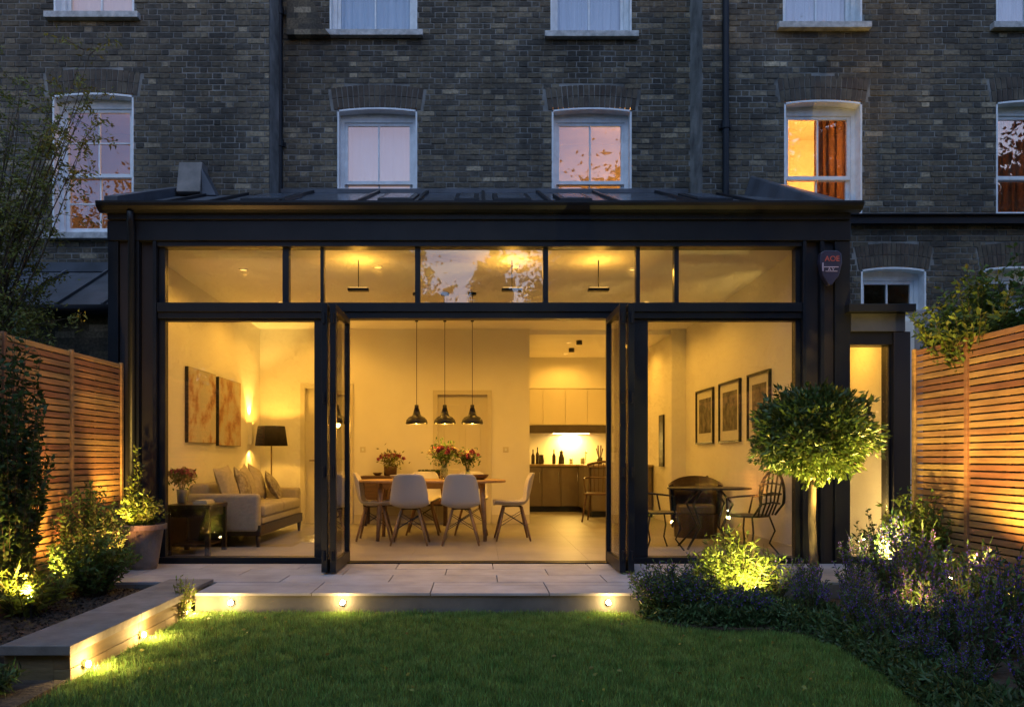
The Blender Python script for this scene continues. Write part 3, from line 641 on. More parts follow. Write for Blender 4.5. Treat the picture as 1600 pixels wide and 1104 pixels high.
iwall('back wall behind the dining table', (WL, -2.70, YB, YB + .1, 0, 3.15), (-2.70, -2.02, YB, YB + .1, 2.10, 3.15), (-2.02, -.64, YB, YB + .1, 0, 3.15), (-.64, .13, YB, YB + .1, 2.0, 3.15), (.13, KX0, YB, YB + .1, 0, 3.15), (KX1, WR, YB, YB + .1, 0, 3.15))
iwall('kitchen walls', (KX0 - .1, KX0, YB + .1, YK, 0, 3.15), (KX1, KX1 + .1, YB + .1, YK, 0, 3.15), (KX0 - .1, KX1 + .1, YK, YK + .1, 0, 3.15), (KX0, KX1, YK - .35, YK, 2.36, 3.0))
b = MB(); b.hexa([(WL, .12, 3.13), (WR, .12, 3.13), (WR, YB + .1, 3.02), (WL, YB + .1, 3.02), (WL, .12, 3.2), (WR, .12, 3.2), (WR, YB + .1, 3.2), (WL, YB + .1, 3.2)]); struct(b.build('ceiling', 'ceil'))
b = MB(); b.box(KX0, KX1, YB + .1, YK, 2.95, 3.1); struct(b.build('ceiling', 'ceil'), 'kitchen ceiling')
sk = MB()
sk.box(WL, -2.78, YB - .018, YB - .001, .001, .14); sk.box(-1.94, -.72, YB - .018, YB - .001, .001, .14); sk.box(.21, KX0, YB - .018, YB - .001, .001, .14); sk.box(KX1, WR - .02, YB - .018, YB - .001, .001, .14); sk.box(WR - .018, WR - .001, .3, YB - .02, .001, .12); sk.box(WL + .001, WL + .018, .3, YB - .02, .001, .12)
struct(sk.build('skirting', 'kitup'))
# doors in the back wall
def idoor(x0, x1, zt, label, ajar=False):
    t = thing('interior_door', label, 'door', ((x0 + x1) / 2, YB, 0))
    b = MB(); b.box(x0 - .07, x0, YB - .025, YB - .001, 0, zt + .07); b.box(x1, x1 + .07, YB - .025, YB - .001, 0, zt + .07); b.box(x0, x1, YB - .024, YB - .001, zt, zt + .07); b.build('architrave', 'kitup', t, bevel=.004)
    b = MB(); b.box(x0, x1, YB + .04, YB + .08, .0, zt); b.build('door_leaf', 'kitup', t)
    for za, zb in ((.2, .85), (1.0, zt - .15)):
        for xa, xb in ((x0 + .1, (x0 + x1) / 2 - .05), ((x0 + x1) / 2 + .05, x1 - .1)): b = MB(); b.box(xa, xb, YB + .03, YB + .041, za, zb); b.build('door_panel', 'kitup', t, bevel=.008)
    b = MB(); b.tube([(x0 + .07, YB + .04, .98), (x0 + .07, YB, .98), (x0 + .16, YB, .98)], .009, 8); b.build('handle', 'brass', t)
idoor(-2.70, -2.02, 2.10, 'cream panelled door in the back wall behind the sofa end'); idoor(-.64, .13, 2.0, 'pale panelled door behind the pendant lamps')
# side passage behind the narrow door
iw = MB(); iw.box(3.45, 3.58, .3, 1.55, -.1, 2.4); iw.box(4.30, 4.4, .25, 1.55, -.1, 2.4); iw.box(3.58, 4.30, 1.45, 1.55, -.1, 2.4); struct(iw.build('passage_wall', 'wall')); iw = MB(); iw.box(3.45, 4.40, .31, 1.55, 2.401, 2.46); struct(iw.build('passage_ceiling', 'ceil')); iw = MB(); iw.box(3.58, 4.30, .1, 1.45, -.1, 0); struct(iw.build('passage_floor', 'tile'))
t = thing('passage_lamp', 'bright slim uplight tube standing inside the narrow glazed door', 'lamp', (3.66, .5, 0)); b = MB(); b.tube([(3.655, .45, .0), (3.655, .45, .05)], .04, 12); b.build('base', 'black', t); b = MB(); b.tube([(3.655, .45, .05), (3.655, .45, .75)], .02, 10); b.build('tube', 'strip', t)
parent_keep(lamp('POINT', (3.74, .5, .5), 9, LAMP, .05), t); parent_keep(lamp('POINT', (3.95, 1.1, 2.2), 8, WARM, .08), t)

# ------------------------------------------------------------------ interior lights: recessed downlights
def downlight(x, y, z, p, label, ang=168):
    t = thing('downlight', label, 'ceiling light', (x, y, z), 'recessed ceiling downlights')
    b = MB(); b.lathe(x, y, [(.05, z - .001), (.05, z - .012), (.036, z - .014), (.036, z - .004)], 18, False); b.build('rim', 'ceil', t)
    b = MB(); b.lathe(x, y, [(.035, z - .006), (.001, z - .006)], 14, False); b.build('bulb', 'spotbulb', t)
    parent_keep(lamp('SPOT', (x, y, z - .02), p * .97, WARM, .06, (0, 0, 0), ang, .5), t)
cz = lambda y: 3.13 - (y - .12) / (YB - .02) * .11 - .002
for x, y, p, w in [(-2.6, 1.0, 60, 'above the dark side table'), (-2.6, 2.6, 70, 'above the sofa cushions'), (-2.5, 3.7, 45, 'near the wall light corner'), (-1.1, .9, 34, 'just inside the doors, nearer the sofa'), (-1.0, 2.75, 62, 'above the sideboard'), (.4, .9, 34, 'just inside the doors, nearer the kitchen'), (.2, 2.85, 50, 'beside the kitchen wall end'), (1.7, 1.0, 50, 'above the iron chair by the door post'), (2.2, 2.6, 70, 'above the middle framed print'), (2.3, 3.9, 60, 'at the kitchen opening by the prints')]:
    downlight(x, y, cz(y), p, 'small recessed ceiling downlight ' + w)
for x, y, p, w in ((1.5, 5.4, 70, 'nearest the kitchen opening'), (2.4, 5.6, 60, 'above the spindle armchair'), (1.6, 6.8, 55, 'in front of the wall cupboards')): downlight(x, y, 2.949, p, 'small recessed kitchen downlight ' + w)
for px, w in ((560, 'nearest the sofa'), (800, 'in the middle of the row of three'), (935, 'nearest the framed prints')):
    x, y = X(px, .65), .65; t = thing('ceiling_fitting', 'flat dark ceiling fitting with an added uplight ' + w, 'ceiling light', (x, y, 2.8), 'flat fittings under the garden room ceiling')
    b = MB(); b.box(x - .11, x + .11, y - .04, y + .04, 2.785, 2.815); b.build('housing', 'black', t, bevel=.004); b = MB(); b.box(x - .10, x + .10, y - .035, y + .035, 2.8155, 2.819); b.build('diffuser', 'spotbulb', t)
    for k in (0,): b = MB(); b.tube([(x + k, y, 2.82), (x + k, y, cz(y))], .006, 6); b.build('suspension', 'black', t)
    parent_keep(lamp('SPOT', (x, y, 2.84), 12, WARM, .08, (R(180), 0, 0), 172, .6), t)  # upward spot added to the fitting to brighten the ceiling
# pendants
def pendant(x, y, zb, label):
    t = thing('pendant_lamp', label, 'pendant lamp', (x, y, zb), 'pendant lamps over the dining table')
    b = MB(); k = [(.135, 0), (.137, .012), (.128, .05), (.10, .082), (.06, .10), (.042, .125), (.034, .16), (.026, .19), (.026, .235), (.016, .24)]
    b.lathe(x, y, [(r, zb + z) for r, z in k] + [(r - .004 if r > .02 else r, zb + z - .003) for r, z in reversed(k[:5])], 28, False); b.build('lamp_shade', 'black', t, smooth=True)
    b = MB(); b.tube([(x, y, zb + .235), (x, y, cz(y))], .004, 6); b.build('cord', 'black', t); b = MB(); b.lathe(x, y, [(.02, 2.72), (.02, 2.75)], 10); b.build('cord_grip', 'black', t)
    b = MB(); b.lathe(x, y, [(.05, cz(y) - .03), (.05, cz(y))], 16); b.build('ceiling_rose', 'black', t)
    b = MB(); b.lathe(x, y, [(.004, zb + .0), (.028, zb + .012), (.034, zb + .035), (.028, zb + .06), (.015, zb + .085)], 14); b.build('bulb', 'bulb', t, smooth=True)
    parent_keep(lamp('POINT', (x, y, zb - .005), 18, WARM, .04), t)
for px, w in ((651, 'pendant lamp nearest the sofa, over the table end'), (695, 'middle black pendant lamp of the row of three'), (738, 'pendant lamp nearest the kitchen of the row of three')):
    pendant(X(px, 2.13), 2.13, Z(662, 2.13), w)
# wall sconce
t = thing('wall_sconce', 'slim up and down wall light between canvas and corner', 'wall light', (WL, 3.9, 1.37)); b = MB(); b.box(WL + .001, WL + .06, 3.87, 3.95, 1.22, 1.55); b.build('body', 'wall', t, bevel=.004)
parent_keep(lamp('SPOT', (WL + .07, 3.91, 1.57), 80, LAMP, .012, None, 75, .5, to=(WL + .02, 3.91, 2.9)), t); parent_keep(lamp('SPOT', (WL + .07, 3.91, 1.20), 34, LAMP, .012, None, 75, .5, to=(WL + .0, 3.91, -.2)), t)
# floor lamp
x, y = X(424, 3.95), 3.95
t = thing('floor_lamp', 'floor lamp with dark drum shade behind the sofa', 'floor lamp', (x, y, 0))
b = MB(); b.lathe(x, y, [(.13, .0), (.13, .015), (.02, .03), (.011, .06), (.011, 1.24), (.02, 1.26), (.02, 1.3)], 16); b.build('stand', 'brass', t, smooth=False)
b = MB(); b.lathe(x, y, [(.235, 1.20), (.195, 1.49)], 28, False); b.build('lamp_shade', 'shade', t, smooth=True, solid=.004); b = MB(); b.lathe(x, y, [(.004, 1.28), (.03, 1.31), (.03, 1.35), (.004, 1.38)], 12); b.build('bulb', 'bulb', t, smooth=True)
parent_keep(lamp('POINT', (x, y, 1.40), 34, WARM, .03), t)

# ------------------------------------------------------------------ pictures
ART1 = mat('abstract_paint', (.55, .48, .36), .8, col2=(.10, .05, .03), scale=3.2); ART2 = mat('abstract_paint_rust', (.50, .40, .26), .8, col2=(.22, .09, .04), scale=3.6)
for a in (ART1, ART2):
    n = a.node_tree; cr = [q for q in n.nodes if q.type == 'VALTORGB'][0]; e = cr.color_ramp.elements; e[0].position = .50; e[1].position = .74; k = e.new(.60); k.color = (.40, .22, .11, 1); k = e.new(.42); k.color = (.50, .46, .36, 1)
PRT = mat('print_ink', (.22, .19, .15), .8, col2=(.04, .035, .03), scale=9); MAT_ = mat('picture_mount', (.62, .60, .54), .9)
def wall_pic(side, ya, yb, z0, z1, label, art, canvas):
    wx = WL if side < 0 else WR; s = -side; t = thing('canvas_painting' if canvas else 'framed_print', label, 'painting' if canvas else 'framed print', (wx, (ya + yb) / 2, (z0 + z1) / 2))
    def bx(d0, d1, a, c, e, f): b = MB(); b.box(min(wx + s * d0, wx + s * d1), max(wx + s * d0, wx + s * d1), a, c, e, f); return b
    if canvas: bx(.002, .04, ya, yb, z0, z1).build('stretcher_frame', 'black', t); bx(.041, .045, ya + .005, yb - .005, z0 + .005, z1 - .005).build('canvas', art, t)
    else:
        f = .022; b = MB()
        for a, c, e, g_ in ((ya, ya + f, z0, z1), (yb - f, yb, z0, z1), (ya + f, yb - f, z0, z0 + f), (ya + f, yb - f, z1 - f, z1)): b.box(min(wx + s * .002, wx + s * .035), max(wx + s * .002, wx + s * .035), a, c, e, g_)
        b.build('frame', 'black', t); bx(.003, .012, ya + f, yb - f, z0 + f, z1 - f).build('mount', MAT_, t); m_ = .13; bx(.0125, .0145, ya + m_, yb - m_, z0 + m_ + .02, z1 - m_).build('print', art, t)
wall_pic(-1, 1.40, 2.34, 1.20, 2.08, 'larger rust and cream abstract canvas nearest the window', ART1, True); wall_pic(-1, 2.46, 3.38, 1.18, 2.07, 'rust and cream abstract canvas nearest the wall light', ART2, True)
wall_pic(1, 3.02, 3.85, 1.22, 1.99, 'black framed print furthest from the glass', PRT, False); wall_pic(1, 1.93, 2.76, 1.22, 2.0, 'middle black framed print of the row of three', PRT, False); wall_pic(1, .95, 1.66, 1.22, 2.0, 'black framed print above the garden chair nearest the glass', PRT, False)

# ------------------------------------------------------------------ furniture
def chair_template():
    t = thing('dining_chair', 'x', 'chair', (0, 0, 0), 'moulded dining chairs round the table')
    prof = [(.235, .425), (.22, .445), (.14, .435), (.0, .425), (-.11, .43), (-.17, .455), (-.205, .52), (-.225, .60), (-.245, .69), (-.262, .77), (-.272, .815), (-.275, .835)]
    hw = [.19, .215, .232, .238, .235, .232, .228, .22, .208, .19, .165, .125]; nu = 12; b = MB()
    for i, ((py_, pz), w_) in enumerate(zip(prof, hw)):
        for j in range(nu + 1):
            u = -1 + 2 * j / nu; c = abs(u) ** 2.6
            if i < 5: b.v.append((u * w_, py_, pz + c * .055))
            else:
                k = min(1, (i - 4) / 3); b.v.append((u * w_, py_ + c * .07 * k * (1 if i < 10 else .6), pz + c * .055 * (1 - k)))
    for i in range(len(prof) - 1):
        for j in range(nu): a = i * (nu + 1) + j; b.f.append((a, a + 1, a + nu + 2, a + nu + 1))
    b.build('seat_shell', 'shell', t, smooth=True, solid=.010, sub=1)
    tops = {}
    for sx in (-1, 1):
        for sy in (-1, 1):
            a = (sx * .10, sy * .11, .415); c = (sx * .215, sy * .21, 0.0); tops[(sx, sy)] = (a, c)
            b = MB(); b.tube([a, tuple(a[i] * .5 + c[i] * .5 for i in range(3)), c], [.014, .017, .011], 8); b.build('leg', 'leg', t, smooth=True)
    b = MB(); L_ = lambda k, f: tuple(tops[k][0][i] * (1 - f) + tops[k][1][i] * f for i in range(3))
    for k1, k2 in (((-1, -1), (1, -1)), ((-1, 1), (1, 1)), ((-1, -1), (-1, 1)), ((1, -1), (1, 1))): b.tube([L_(k1, .15), L_(k2, .58)], .004, 5); b.tube([L_(k1, .58), L_(k2, .15)], .004, 5)
    b.tube([(-.1, .11, .415), (.1, -.11, .415)], .006, 6); b.tube([(-.1, -.11, .417), (.1, .11, .417)], .006, 6); b.build('strut', 'black', t)
    return t
ch0 = chair_template(); first = True
for x, y, rz_, lab in ((-.81, 1.63, 0, 'pale moulded chair with its back to the garden, nearer the sofa'), (-.21, 1.63, 0, 'pale moulded chair with its back to the garden, nearer the kitchen'),
                       (-1.29, 2.10, -88, 'pale moulded chair at the table end nearest the sofa'), (.42, 2.15, 92, 'pale moulded chair at the table end nearest the kitchen'),
                       (-.74, 2.86, 180, 'far side moulded chair facing the garden, behind the left-hand seat back'.replace('left-hand ', 'first ')), (-.10, 2.86, 180, 'far side moulded chair facing the garden under the last pendant')):
    c = ch0 if first else copy_tree(ch0); first = False
    c.location = (x, y, 0); c.rotation_euler = (0, 0, R(rz_)); c['label'] = lab
# table
tx, ty = -.58, 2.24
t = thing('dining_table', 'rounded light oak dining table with tapered round legs', 'table', (tx, ty, 0))
def rrect(cx, cy_, w, d, r, n=6):
    p = []
    for sx, sy, a0 in ((1, 1, 0), (-1, 1, 90), (-1, -1, 180), (1, -1, 270)):
        for i in range(n + 1): a = R(a0 + 90 * i / n); p.append((cx + sx * (w / 2 - r) + r * math.cos(a), cy_ + sy * (d / 2 - r) + r * math.sin(a)))
    return p
b = MB(); b.prism(rrect(tx, ty, 1.84, .92, .42, 10), 'z', .715, .745); b.build('tabletop', 'oak', t, bevel=.008)
b = MB(); b.box(tx - .66, tx + .66, ty - .28, ty - .26, .64, .714); b.box(tx - .66, tx + .66, ty + .26, ty + .28, .64, .714); b.box(tx - .66, tx - .64, ty - .26, ty + .26, .64, .714); b.box(tx + .64, tx + .66, ty - .26, ty + .26, .64, .714); b.build('apron', 'oak', t)
for sx in (-1, 1):
    for sy in (-1, 1): b = MB(); b.tube([(tx + sx * .62, ty + sy * .25, .714), (tx + sx * .64, ty + sy * .27, .4), (tx + sx * .66, ty + sy * .29, 0)], [.036, .032, .022], 12); b.build('leg', 'oak', t, smooth=True)
# sideboard
t = thing('sideboard', 'dark wood sideboard against the back wall behind the table', 'sideboard', (-.9, 4.25, 0))
x0, x1 = X(566, 4.2), X(702, 4.2); b = MB(); b.box(x0, x1, 4.02, 4.46, .70, .75); b.build('top', 'walnut', t, bevel=.004); b = MB(); b.box(x0 + .03, x1 - .03, 4.06, 4.46, .30, .699); b.build('carcass', 'darkwood', t)
for i in range(3): w = (x1 - x0 - .1) / 3; b = MB(); b.box(x0 + .05 + i * w + .01, x0 + .05 + (i + 1) * w - .01, 4.045, 4.059, .33, .67); b.build('drawer_front', 'walnut', t, bevel=.003)
for xx in (x0 + .06, x1 - .06):
    for y_ in (4.10, 4.42): b = MB(); b.box(xx - .025, xx + .025, y_ - .025, y_ + .025, 0, .299); b.build('leg', 'darkwood', t)
def bowl(x, y, z, r, m, label, name='bowl'): b = MB(); b.lathe(x, y, [(r * .4, z + .001), (r * .8, z + r * .3), (r, z + r * .62), (r * .95, z + r * .62), (r * .7, z + r * .3), (.004, z + r * .12)], 18); tag(b.build(name, m, None, smooth=True), label, name)
bowl(X(590, 4.2), 4.2, .751, .075, 'walnut', 'small dark bowl on the sideboard beside the flower basket'); bowl(X(665, 4.2), 4.2, .751, .11, 'walnut', 'brown bowl on the sideboard between the vases')
# flowers
def bouquet(root, x, y, z, r, h, n=26, cols=('petal_pink', 'petal_white', 'petal_dark'), green='leaf_mid', fl=.038):
    pts = []; st = MB()
    for i in range(n):
        a = random.random() * 6.283; rr = r * math.sqrt(random.random()); zz = z + h * (.62 + .38 * math.sqrt(max(0, 1 - (rr / r) ** 2)) * random.uniform(.75, 1.05))
        p = (x + rr * math.cos(a), y + rr * math.sin(a), zz); pts.append(p); st.tube([(x + .1 * rr * math.cos(a), y + .1 * rr * math.sin(a), z), (x + .4 * rr * math.cos(a), y + .4 * rr * math.sin(a), z + h * .45), p], .0018, 4, False)
    st.build('stem', 'leaf_mid', root)
    for ci, cn in enumerate(cols):
        sel = np.array([p for i, p in enumerate(pts) if i % len(cols) == ci]); k = 26; P = np.repeat(sel, k, 0); D = RNG.normal(size=P.shape) + np.array([0, 0, .4]); leaves('flower_head', P, D, fl * RNG.uniform(.7, 1.1, len(P)), fl * .6, cn, root, 'stuff')
    P = np.array(pts)[RNG.integers(0, n, n * 9)] * .5 + np.array([[x, y, z + h * .35]]) * .5 + RNG.normal(size=(n * 9, 3)) * r * .32; P[:, 2] = np.maximum(P[:, 2], z + .02); leaves('foliage', P, RNG.normal(size=P.shape) + np.array([0, 0, .6]), .055, .022, green, root)
def vase(x, y, z, prof, m, label, r, h, zf_, **k):
    t = thing('flower_vase', label, 'vase of flowers', (x, y, z)); b = MB(); b.lathe(x, y, [(a, z + c) for a, c in prof] + [(a - .004, z + c) for a, c in reversed(prof) if a > .008][:-1] + [(.004, z + .01)], 20, False); b.build('vase', m, t, smooth=True); bouquet(t, x, y, z + zf_, r, h, **k)
vase(X(694, 2.2), 2.2, .746, [(.035, .001), (.05, .01), (.052, .12), (.036, .17), (.04, .19)], 'vaseglass', 'tall clear vase of pink and cream flowers on the dining table', .21, .27, .15, n=42)
vase(X(731, 2.35), 2.35, .746, [(.04, .001), (.042, .01), (.03, .10), (.034, .14)], 'vaseglass', 'smaller clear vase of pink flowers on the dining table under the last pendant', .15, .26, .10, n=26)
vase(X(610, 4.2), 4.2, .751, [(.075, .001), (.095, .01), (.10, .12), (.10, .14)], 'walnut', 'low basket of red and cream flowers on the sideboard', .21, .22, .10, n=30, cols=('petal_pink', 'petal_white', 'petal_pink'), green='leaf_autumn')
vase(X(284, .78), .78, .531, [(.035, .001), (.045, .01), (.052, .12), (.055, .15)], 'ceramic', 'grey vase of pink flowers on the dark side table', .13, .26, .12, n=26, green='leaf_mid')
b = MB(); b.tube([(-.28, 2.05, .746), (-.12, 2.0, .746)], .001, 4)
# potted herbs on table
t = thing('table_planter', 'low trough of dark green succulents on the sideboard by the door', 'planter', (X(660, 4.1), 4.1, .751)); 
t.location = (X(665, 4.12), 4.12, .751)
b = MB(); b.box(X(655, 4.12), X(690, 4.12), 4.06, 4.18, .752, .80); b.build('trough', 'darkwood', t, bevel=.004); P = np.stack([RNG.uniform(X(655, 4.12), X(690, 4.12), 300), RNG.uniform(4.06, 4.18, 300), np.full(300, .80)], 1); leaves('foliage', P, RNG.normal(size=(300, 3)) * .5 + np.array([0, 0, 1]), .05, .02, 'leaf_dark', t)
# side table
t = thing('side_table', 'dark wood side table standing just inside the glass', 'side table', (-3.05, .8, 0))
x0, x1, y0, y1 = -3.27, -2.80, .50, 1.08
b = MB(); b.box(x0, x1, y0, y1, .485, .53); b.build('top', 'darkwood', t, bevel=.004); b = MB(); b.box(x0 + .03, x1 - .03, y0 + .03, y1 - .03, .40, .484); b.build('apron', 'darkwood', t)
for xx in (x0 + .03, x1 - .03):
    for y_ in (y0 + .03, y1 - .03): b = MB(); b.box(xx - .025, xx + .025, y_ - .025, y_ + .025, 0, .484); b.build('leg', 'darkwood', t, bevel=.003)
b = MB(); b.box(x0 + .055, x1 - .055, y0 + .055, y1 - .055, .09, .11); b.build('shelf', 'darkwood', t)
b = MB(); b.box(x0 + .055, x1 - .055, y1 - .04, y1 - .025, .09, .39); b.build('back_panel', 'darkwood', t); b = MB(); b.box(x0 + .02, x0 + .035, y0 + .06, y1 - .06, .09, .39); b.build('side_panel', 'darkwood', t)
b = MB(); b.box(-3.02, -2.87, .62, .86, .531, .555); b.box(-3.0, -2.88, .63, .85, .556, .572); tag(b.build('book', 'kitup', None), 'pale books lying on the dark side table', 'book')
# sofa
t = thing('sofa', 'beige linen sofa along the side wall below the canvases', 'sofa', (-2.95, 2.3, 0)); sx0, sx1, sy0, sy1 = -3.34, -2.48, 1.26, 3.42
def soft(name, x0, x1, y0, y1, z0, z1, m, parent, bv=.05): b = MB(); b.box(x0, x1, y0, y1, z0, z1); o = b.build(name, m, parent, bevel=bv, smooth=True); o.modifiers['bevel'].segments = 5; return o
b = MB(); b.box(sx0 + .03, sx1 - .01, sy0 + .02, sy1 - .02, .13, .25); b.build('base', 'darkwood', t, bevel=.006)
soft('seat_frame', sx0, sx1 - .02, sy0 + .14, sy1 - .14, .252, .33, 'fabric', t, .02)
soft('armrest', sx0, sx1 - .03, sy0, sy0 + .15, .17, .61, 'fabric', t, .05); soft('armrest', sx0, sx1 - .03, sy1 - .15, sy1, .17, .61, 'fabric', t, .05); soft('backrest', sx0 - .03, sx0 + .2, sy0 + .15, sy1 - .15, .3, .72, 'fabric', t, .06)
soft('seat_cushion', sx0 + .2, sx1, sy0 + .16, (sy0 + sy1) / 2 - .005, .332, .47, 'fabric', t, .045); soft('seat_cushion', sx0 + .2, sx1, (sy0 + sy1) / 2 + .005, sy1 - .16, .332, .47, 'fabric', t, .045)
for xx in (sx1 - .05, sx0 + .07):
    for y_ in (sy0 + .06, sy1 - .06): b = MB(); b.tube([(xx, y_, .13), (xx, y_, 0)], [.028, .018], 10); b.build('leg', 'darkwood', t, smooth=True)
def pillow(y, z, rx, m, label, s=.46, x=-2.98, ry=-18):
    n = 10; b = MB()
    for side in (1, -1):
        for i in range(n + 1):
            for j in range(n + 1):
                u, v = -1 + 2 * i / n, -1 + 2 * j / n; th = .075 * (1 - u * u) ** .5 * (1 - v * v) ** .5; pin = 1 - .06 * (1 - abs(u) * abs(v)); b.v.append((side * th, u * s / 2 * (1 - .07 * (1 - v * v) * 0 - .05 * v * v * 0) * (.93 + .07 * abs(v) ** 2), v * s / 2 * (.93 + .07 * abs(u) ** 2)))
        o = (0 if side == 1 else (n + 1) ** 2)
        for i in range(n):
            for j in range(n): a = o + i * (n + 1) + j; q = (a, a + 1, a + n + 2, a + n + 1); b.f.append(q if side == 1 else q[::-1])
    o = b.build('cushion', m, None, smooth=True); o.location = (x, y, z); o.rotation_euler = (R(rx), R(ry), R(random.uniform(-12, 12))); tag(o, label, 'cushion', 'scatter cushions on the sofa')
pillow(1.62, .70, 5, 'cush1', 'plain beige cushion against the near sofa arm', .46); pillow(2.05, .69, -12, 'cush2', 'patterned cushion second from the near arm', .40, -2.92); pillow(2.45, .70, 8, 'cush1', 'plain cushion in the middle of the sofa', .46); pillow(2.88, .70, -14, 'cush1', 'plain pale cushion beside the far patterned cushion', .46); pillow(3.0, .64, 20, 'cush2', 'patterned cushion at the far sofa arm', .38, -2.80, -30)

# ------------------------------------------------------------------ kitchen
t = thing('kitchen_units', 'run of taupe base cabinets with a pale worktop and cream wall cupboards', 'kitchen', (1.6, 7.4, 0))
b = MB(); b.box(KX0 + .01, 1.88, 7.12, YK - .001, .10, .86); b.box(1.90, KX1 - .01, 5.75, YK - .001, .10, .86); b.build('carcass', 'kitdark', t); b = MB(); b.box(KX0 + .01, 1.95, 7.18, YK - .01, 0, .099); b.box(1.95, KX1 - .01, 5.82, YK - .01, .0, .099); b.build('plinth', 'black', t)
for i in range(3): x = .84 + i * .36; b = MB(); b.box(x, x + .35, 7.10, 7.119, .11, .85); b.build('cupboard_door', 'kitlow', t, bevel=.003); b = MB(); b.tube([(x + .31, 7.09, .55), (x + .31, 7.09, .75)], .006, 6); b.build('handle', 'chrome', t)
for i in range(2): x = 1.93 + i * .52; b = MB(); b.box(x, x + .51, 5.73, 5.749, .11, .85); b.build('cupboard_door', 'kitlow', t, bevel=.003)
for i in range(2): y = 5.76 + i * .66; b = MB(); b.box(1.882, 1.899, y, y + .65, .11, .85); b.build('cupboard_door', 'kitlow', t, bevel=.003)
b = MB(); b.box(KX0 + .01, 1.859, 7.07, YK - .002, .861, .90); b.box(1.86, KX1 - .01, 5.70, YK - .002, .861, .90); b.build('worktop', 'worktop', t, bevel=.003)
for i in range(5): x = KX0 + .02 + i * .43; b = MB(); b.box(x, min(x + .425, KX1 - .01), YK - .36, YK - .341, 1.66, 2.345); b.build('cupboard_door', 'kitup', t, bevel=.003)
b = MB(); b.box(KX0 + .01, KX1 - .01, YK - .34, YK - .002, 1.65, 2.35); b.build('wall_carcass', 'kitup', t)
b = MB(); b.box(KX0 + .02, 2.6, YK - .35, YK - .01, 1.50, 1.648); b.build('extractor_shelf', 'kitdark', t, bevel=.004); b = MB(); b.box(1.45, 2.15, YK - .2, YK - .16, 1.488, 1.499); b.build('light_strip', 'strip', t)
parent_keep(lamp('AREA', (1.8, YK - .16, 1.47), 34, LAMP, .3, (0, 0, 0)), t)
def kobj(name, label, x, prof, m, y=7.45, n=14): b = MB(); b.lathe(x, y, [(r, .901 + z) for r, z in prof], n); tag(b.build(name, m, None, smooth=True), label, name.replace('_', ' '))
BO = [(.03, 0), (.035, .01), (.035, .16), (.012, .21), (.012, .28), (.014, .285)]
kobj('bottle', 'dark bottle beside the kitchen wall edge', .95 + .1, BO, 'bottle'); kobj('bottle', 'second dark bottle on the kitchen worktop, standing taller', 1.14, [(r, z * 1.15) for r, z in BO], 'bottle', 7.5); kobj('jug', 'squat dark jug between the bottles', 1.2, [(.05, 0), (.06, .05), (.045, .15), (.05, .18)], 'bottle', 7.35)
kobj('oil_bottle', 'slim brown oil bottle beside the coffee pot', 1.45, BO, 'bottle', 7.4); kobj('coffee_pot', 'dark coffee pot on the worktop', 1.6, [(.06, 0), (.055, .12), (.03, .2), (.035, .24), (.006, .27)], 'black', 7.45); kobj('canister', 'small metal canister under the glowing strip', 1.78, [(.035, 0), (.035, .1), (.03, .11)], 'chrome', 7.4); kobj('glass_jar', 'pale storage jar near the sink tap', 2.0, [(.04, 0), (.045, .1), (.03, .13)], 'ceramic', 7.4)
t = thing('utensil_pot', 'pot of kitchen utensils at the end of the worktop', 'utensil pot', (2.3, 7.2, .901)); b = MB(); b.lathe(2.3, 7.2, [(.05, .901), (.055, 1.03), (.05, 1.03), (.045, .92)], 14); b.build('pot', 'bottle', t, smooth=True)
for i in range(6): b = MB(); a = i; b.tube([(2.3, 7.2, .93), (2.3 + .06 * math.cos(a), 7.2 + .05 * math.sin(a), 1.2 + .03 * (i % 3))], [.005, .012], 6); b.build('utensil', 'walnut', t)
t = thing('kitchen_tap', 'slim chrome tap arching over the worktop', 'tap', (2.08, 7.5, .9)); b = MB(); b.tube([(2.08, 7.55, .901), (2.08, 7.55, 1.12), (2.08, 7.5, 1.17), (2.08, 7.4, 1.15), (2.08, 7.38, 1.1)], .011, 8); b.build('spout', 'chrome', t, smooth=True)
# wooden spindle armchair
def armchair(x, y, rz_):
    t = thing('spindle_armchair', 'brown wooden spindle back armchair by the kitchen units', 'chair', (0, 0, 0))
    b = MB(); b.prism(rrect(0, 0, .5, .45, .1), 'z', .43, .46); b.build('seat', 'walnut', t, bevel=.006)
    for sx in (-1, 1):
        for sy in (-1, 1): b = MB(); b.tube([(sx * .19, sy * .17, .43), (sx * .25, sy * .22, 0)], [.018, .014], 8); b.build('leg', 'walnut', t)
    for i in range(7): a = -1 + i / 3; b = MB(); b.tube([(a * .2, -.19, .46), (a * .25, -.28, .93)], .008, 6); b.build('spindle', 'walnut', t)
    b = MB(); b.tube([(-.27, -.26, .91), (0, -.30, .96), (.27, -.26, .91)], .02, 8); b.build('top_rail', 'walnut', t); b = MB(); b.tube([(-.24, .12, .68), (-.27, -.1, .69), (-.22, -.24, .70), (.22, -.24, .70), (.27, -.1, .69), (.24, .12, .68)], .015, 8); b.build('arm_rail', 'walnut', t)
    for sx in (-1, 1): b = MB(); b.tube([(sx * .22, .1, .46), (sx * .245, .1, .68)], .01, 6); b.build('arm_post', 'walnut', t)
    t.location = (x, y, 0); t.rotation_euler = (0, 0, R(rz_))
armchair(X(938, 4.9), 4.9, 160)
b = MB(); b.box(KX1 - .03, KX1 - .001, 4.95, 5.25, .88, 1.72); tag(b.build('wall_panel', 'black', None, bevel=.004), 'tall dark panel hanging on the kitchen side wall', 'panel')  # plain dark panel, not reflective
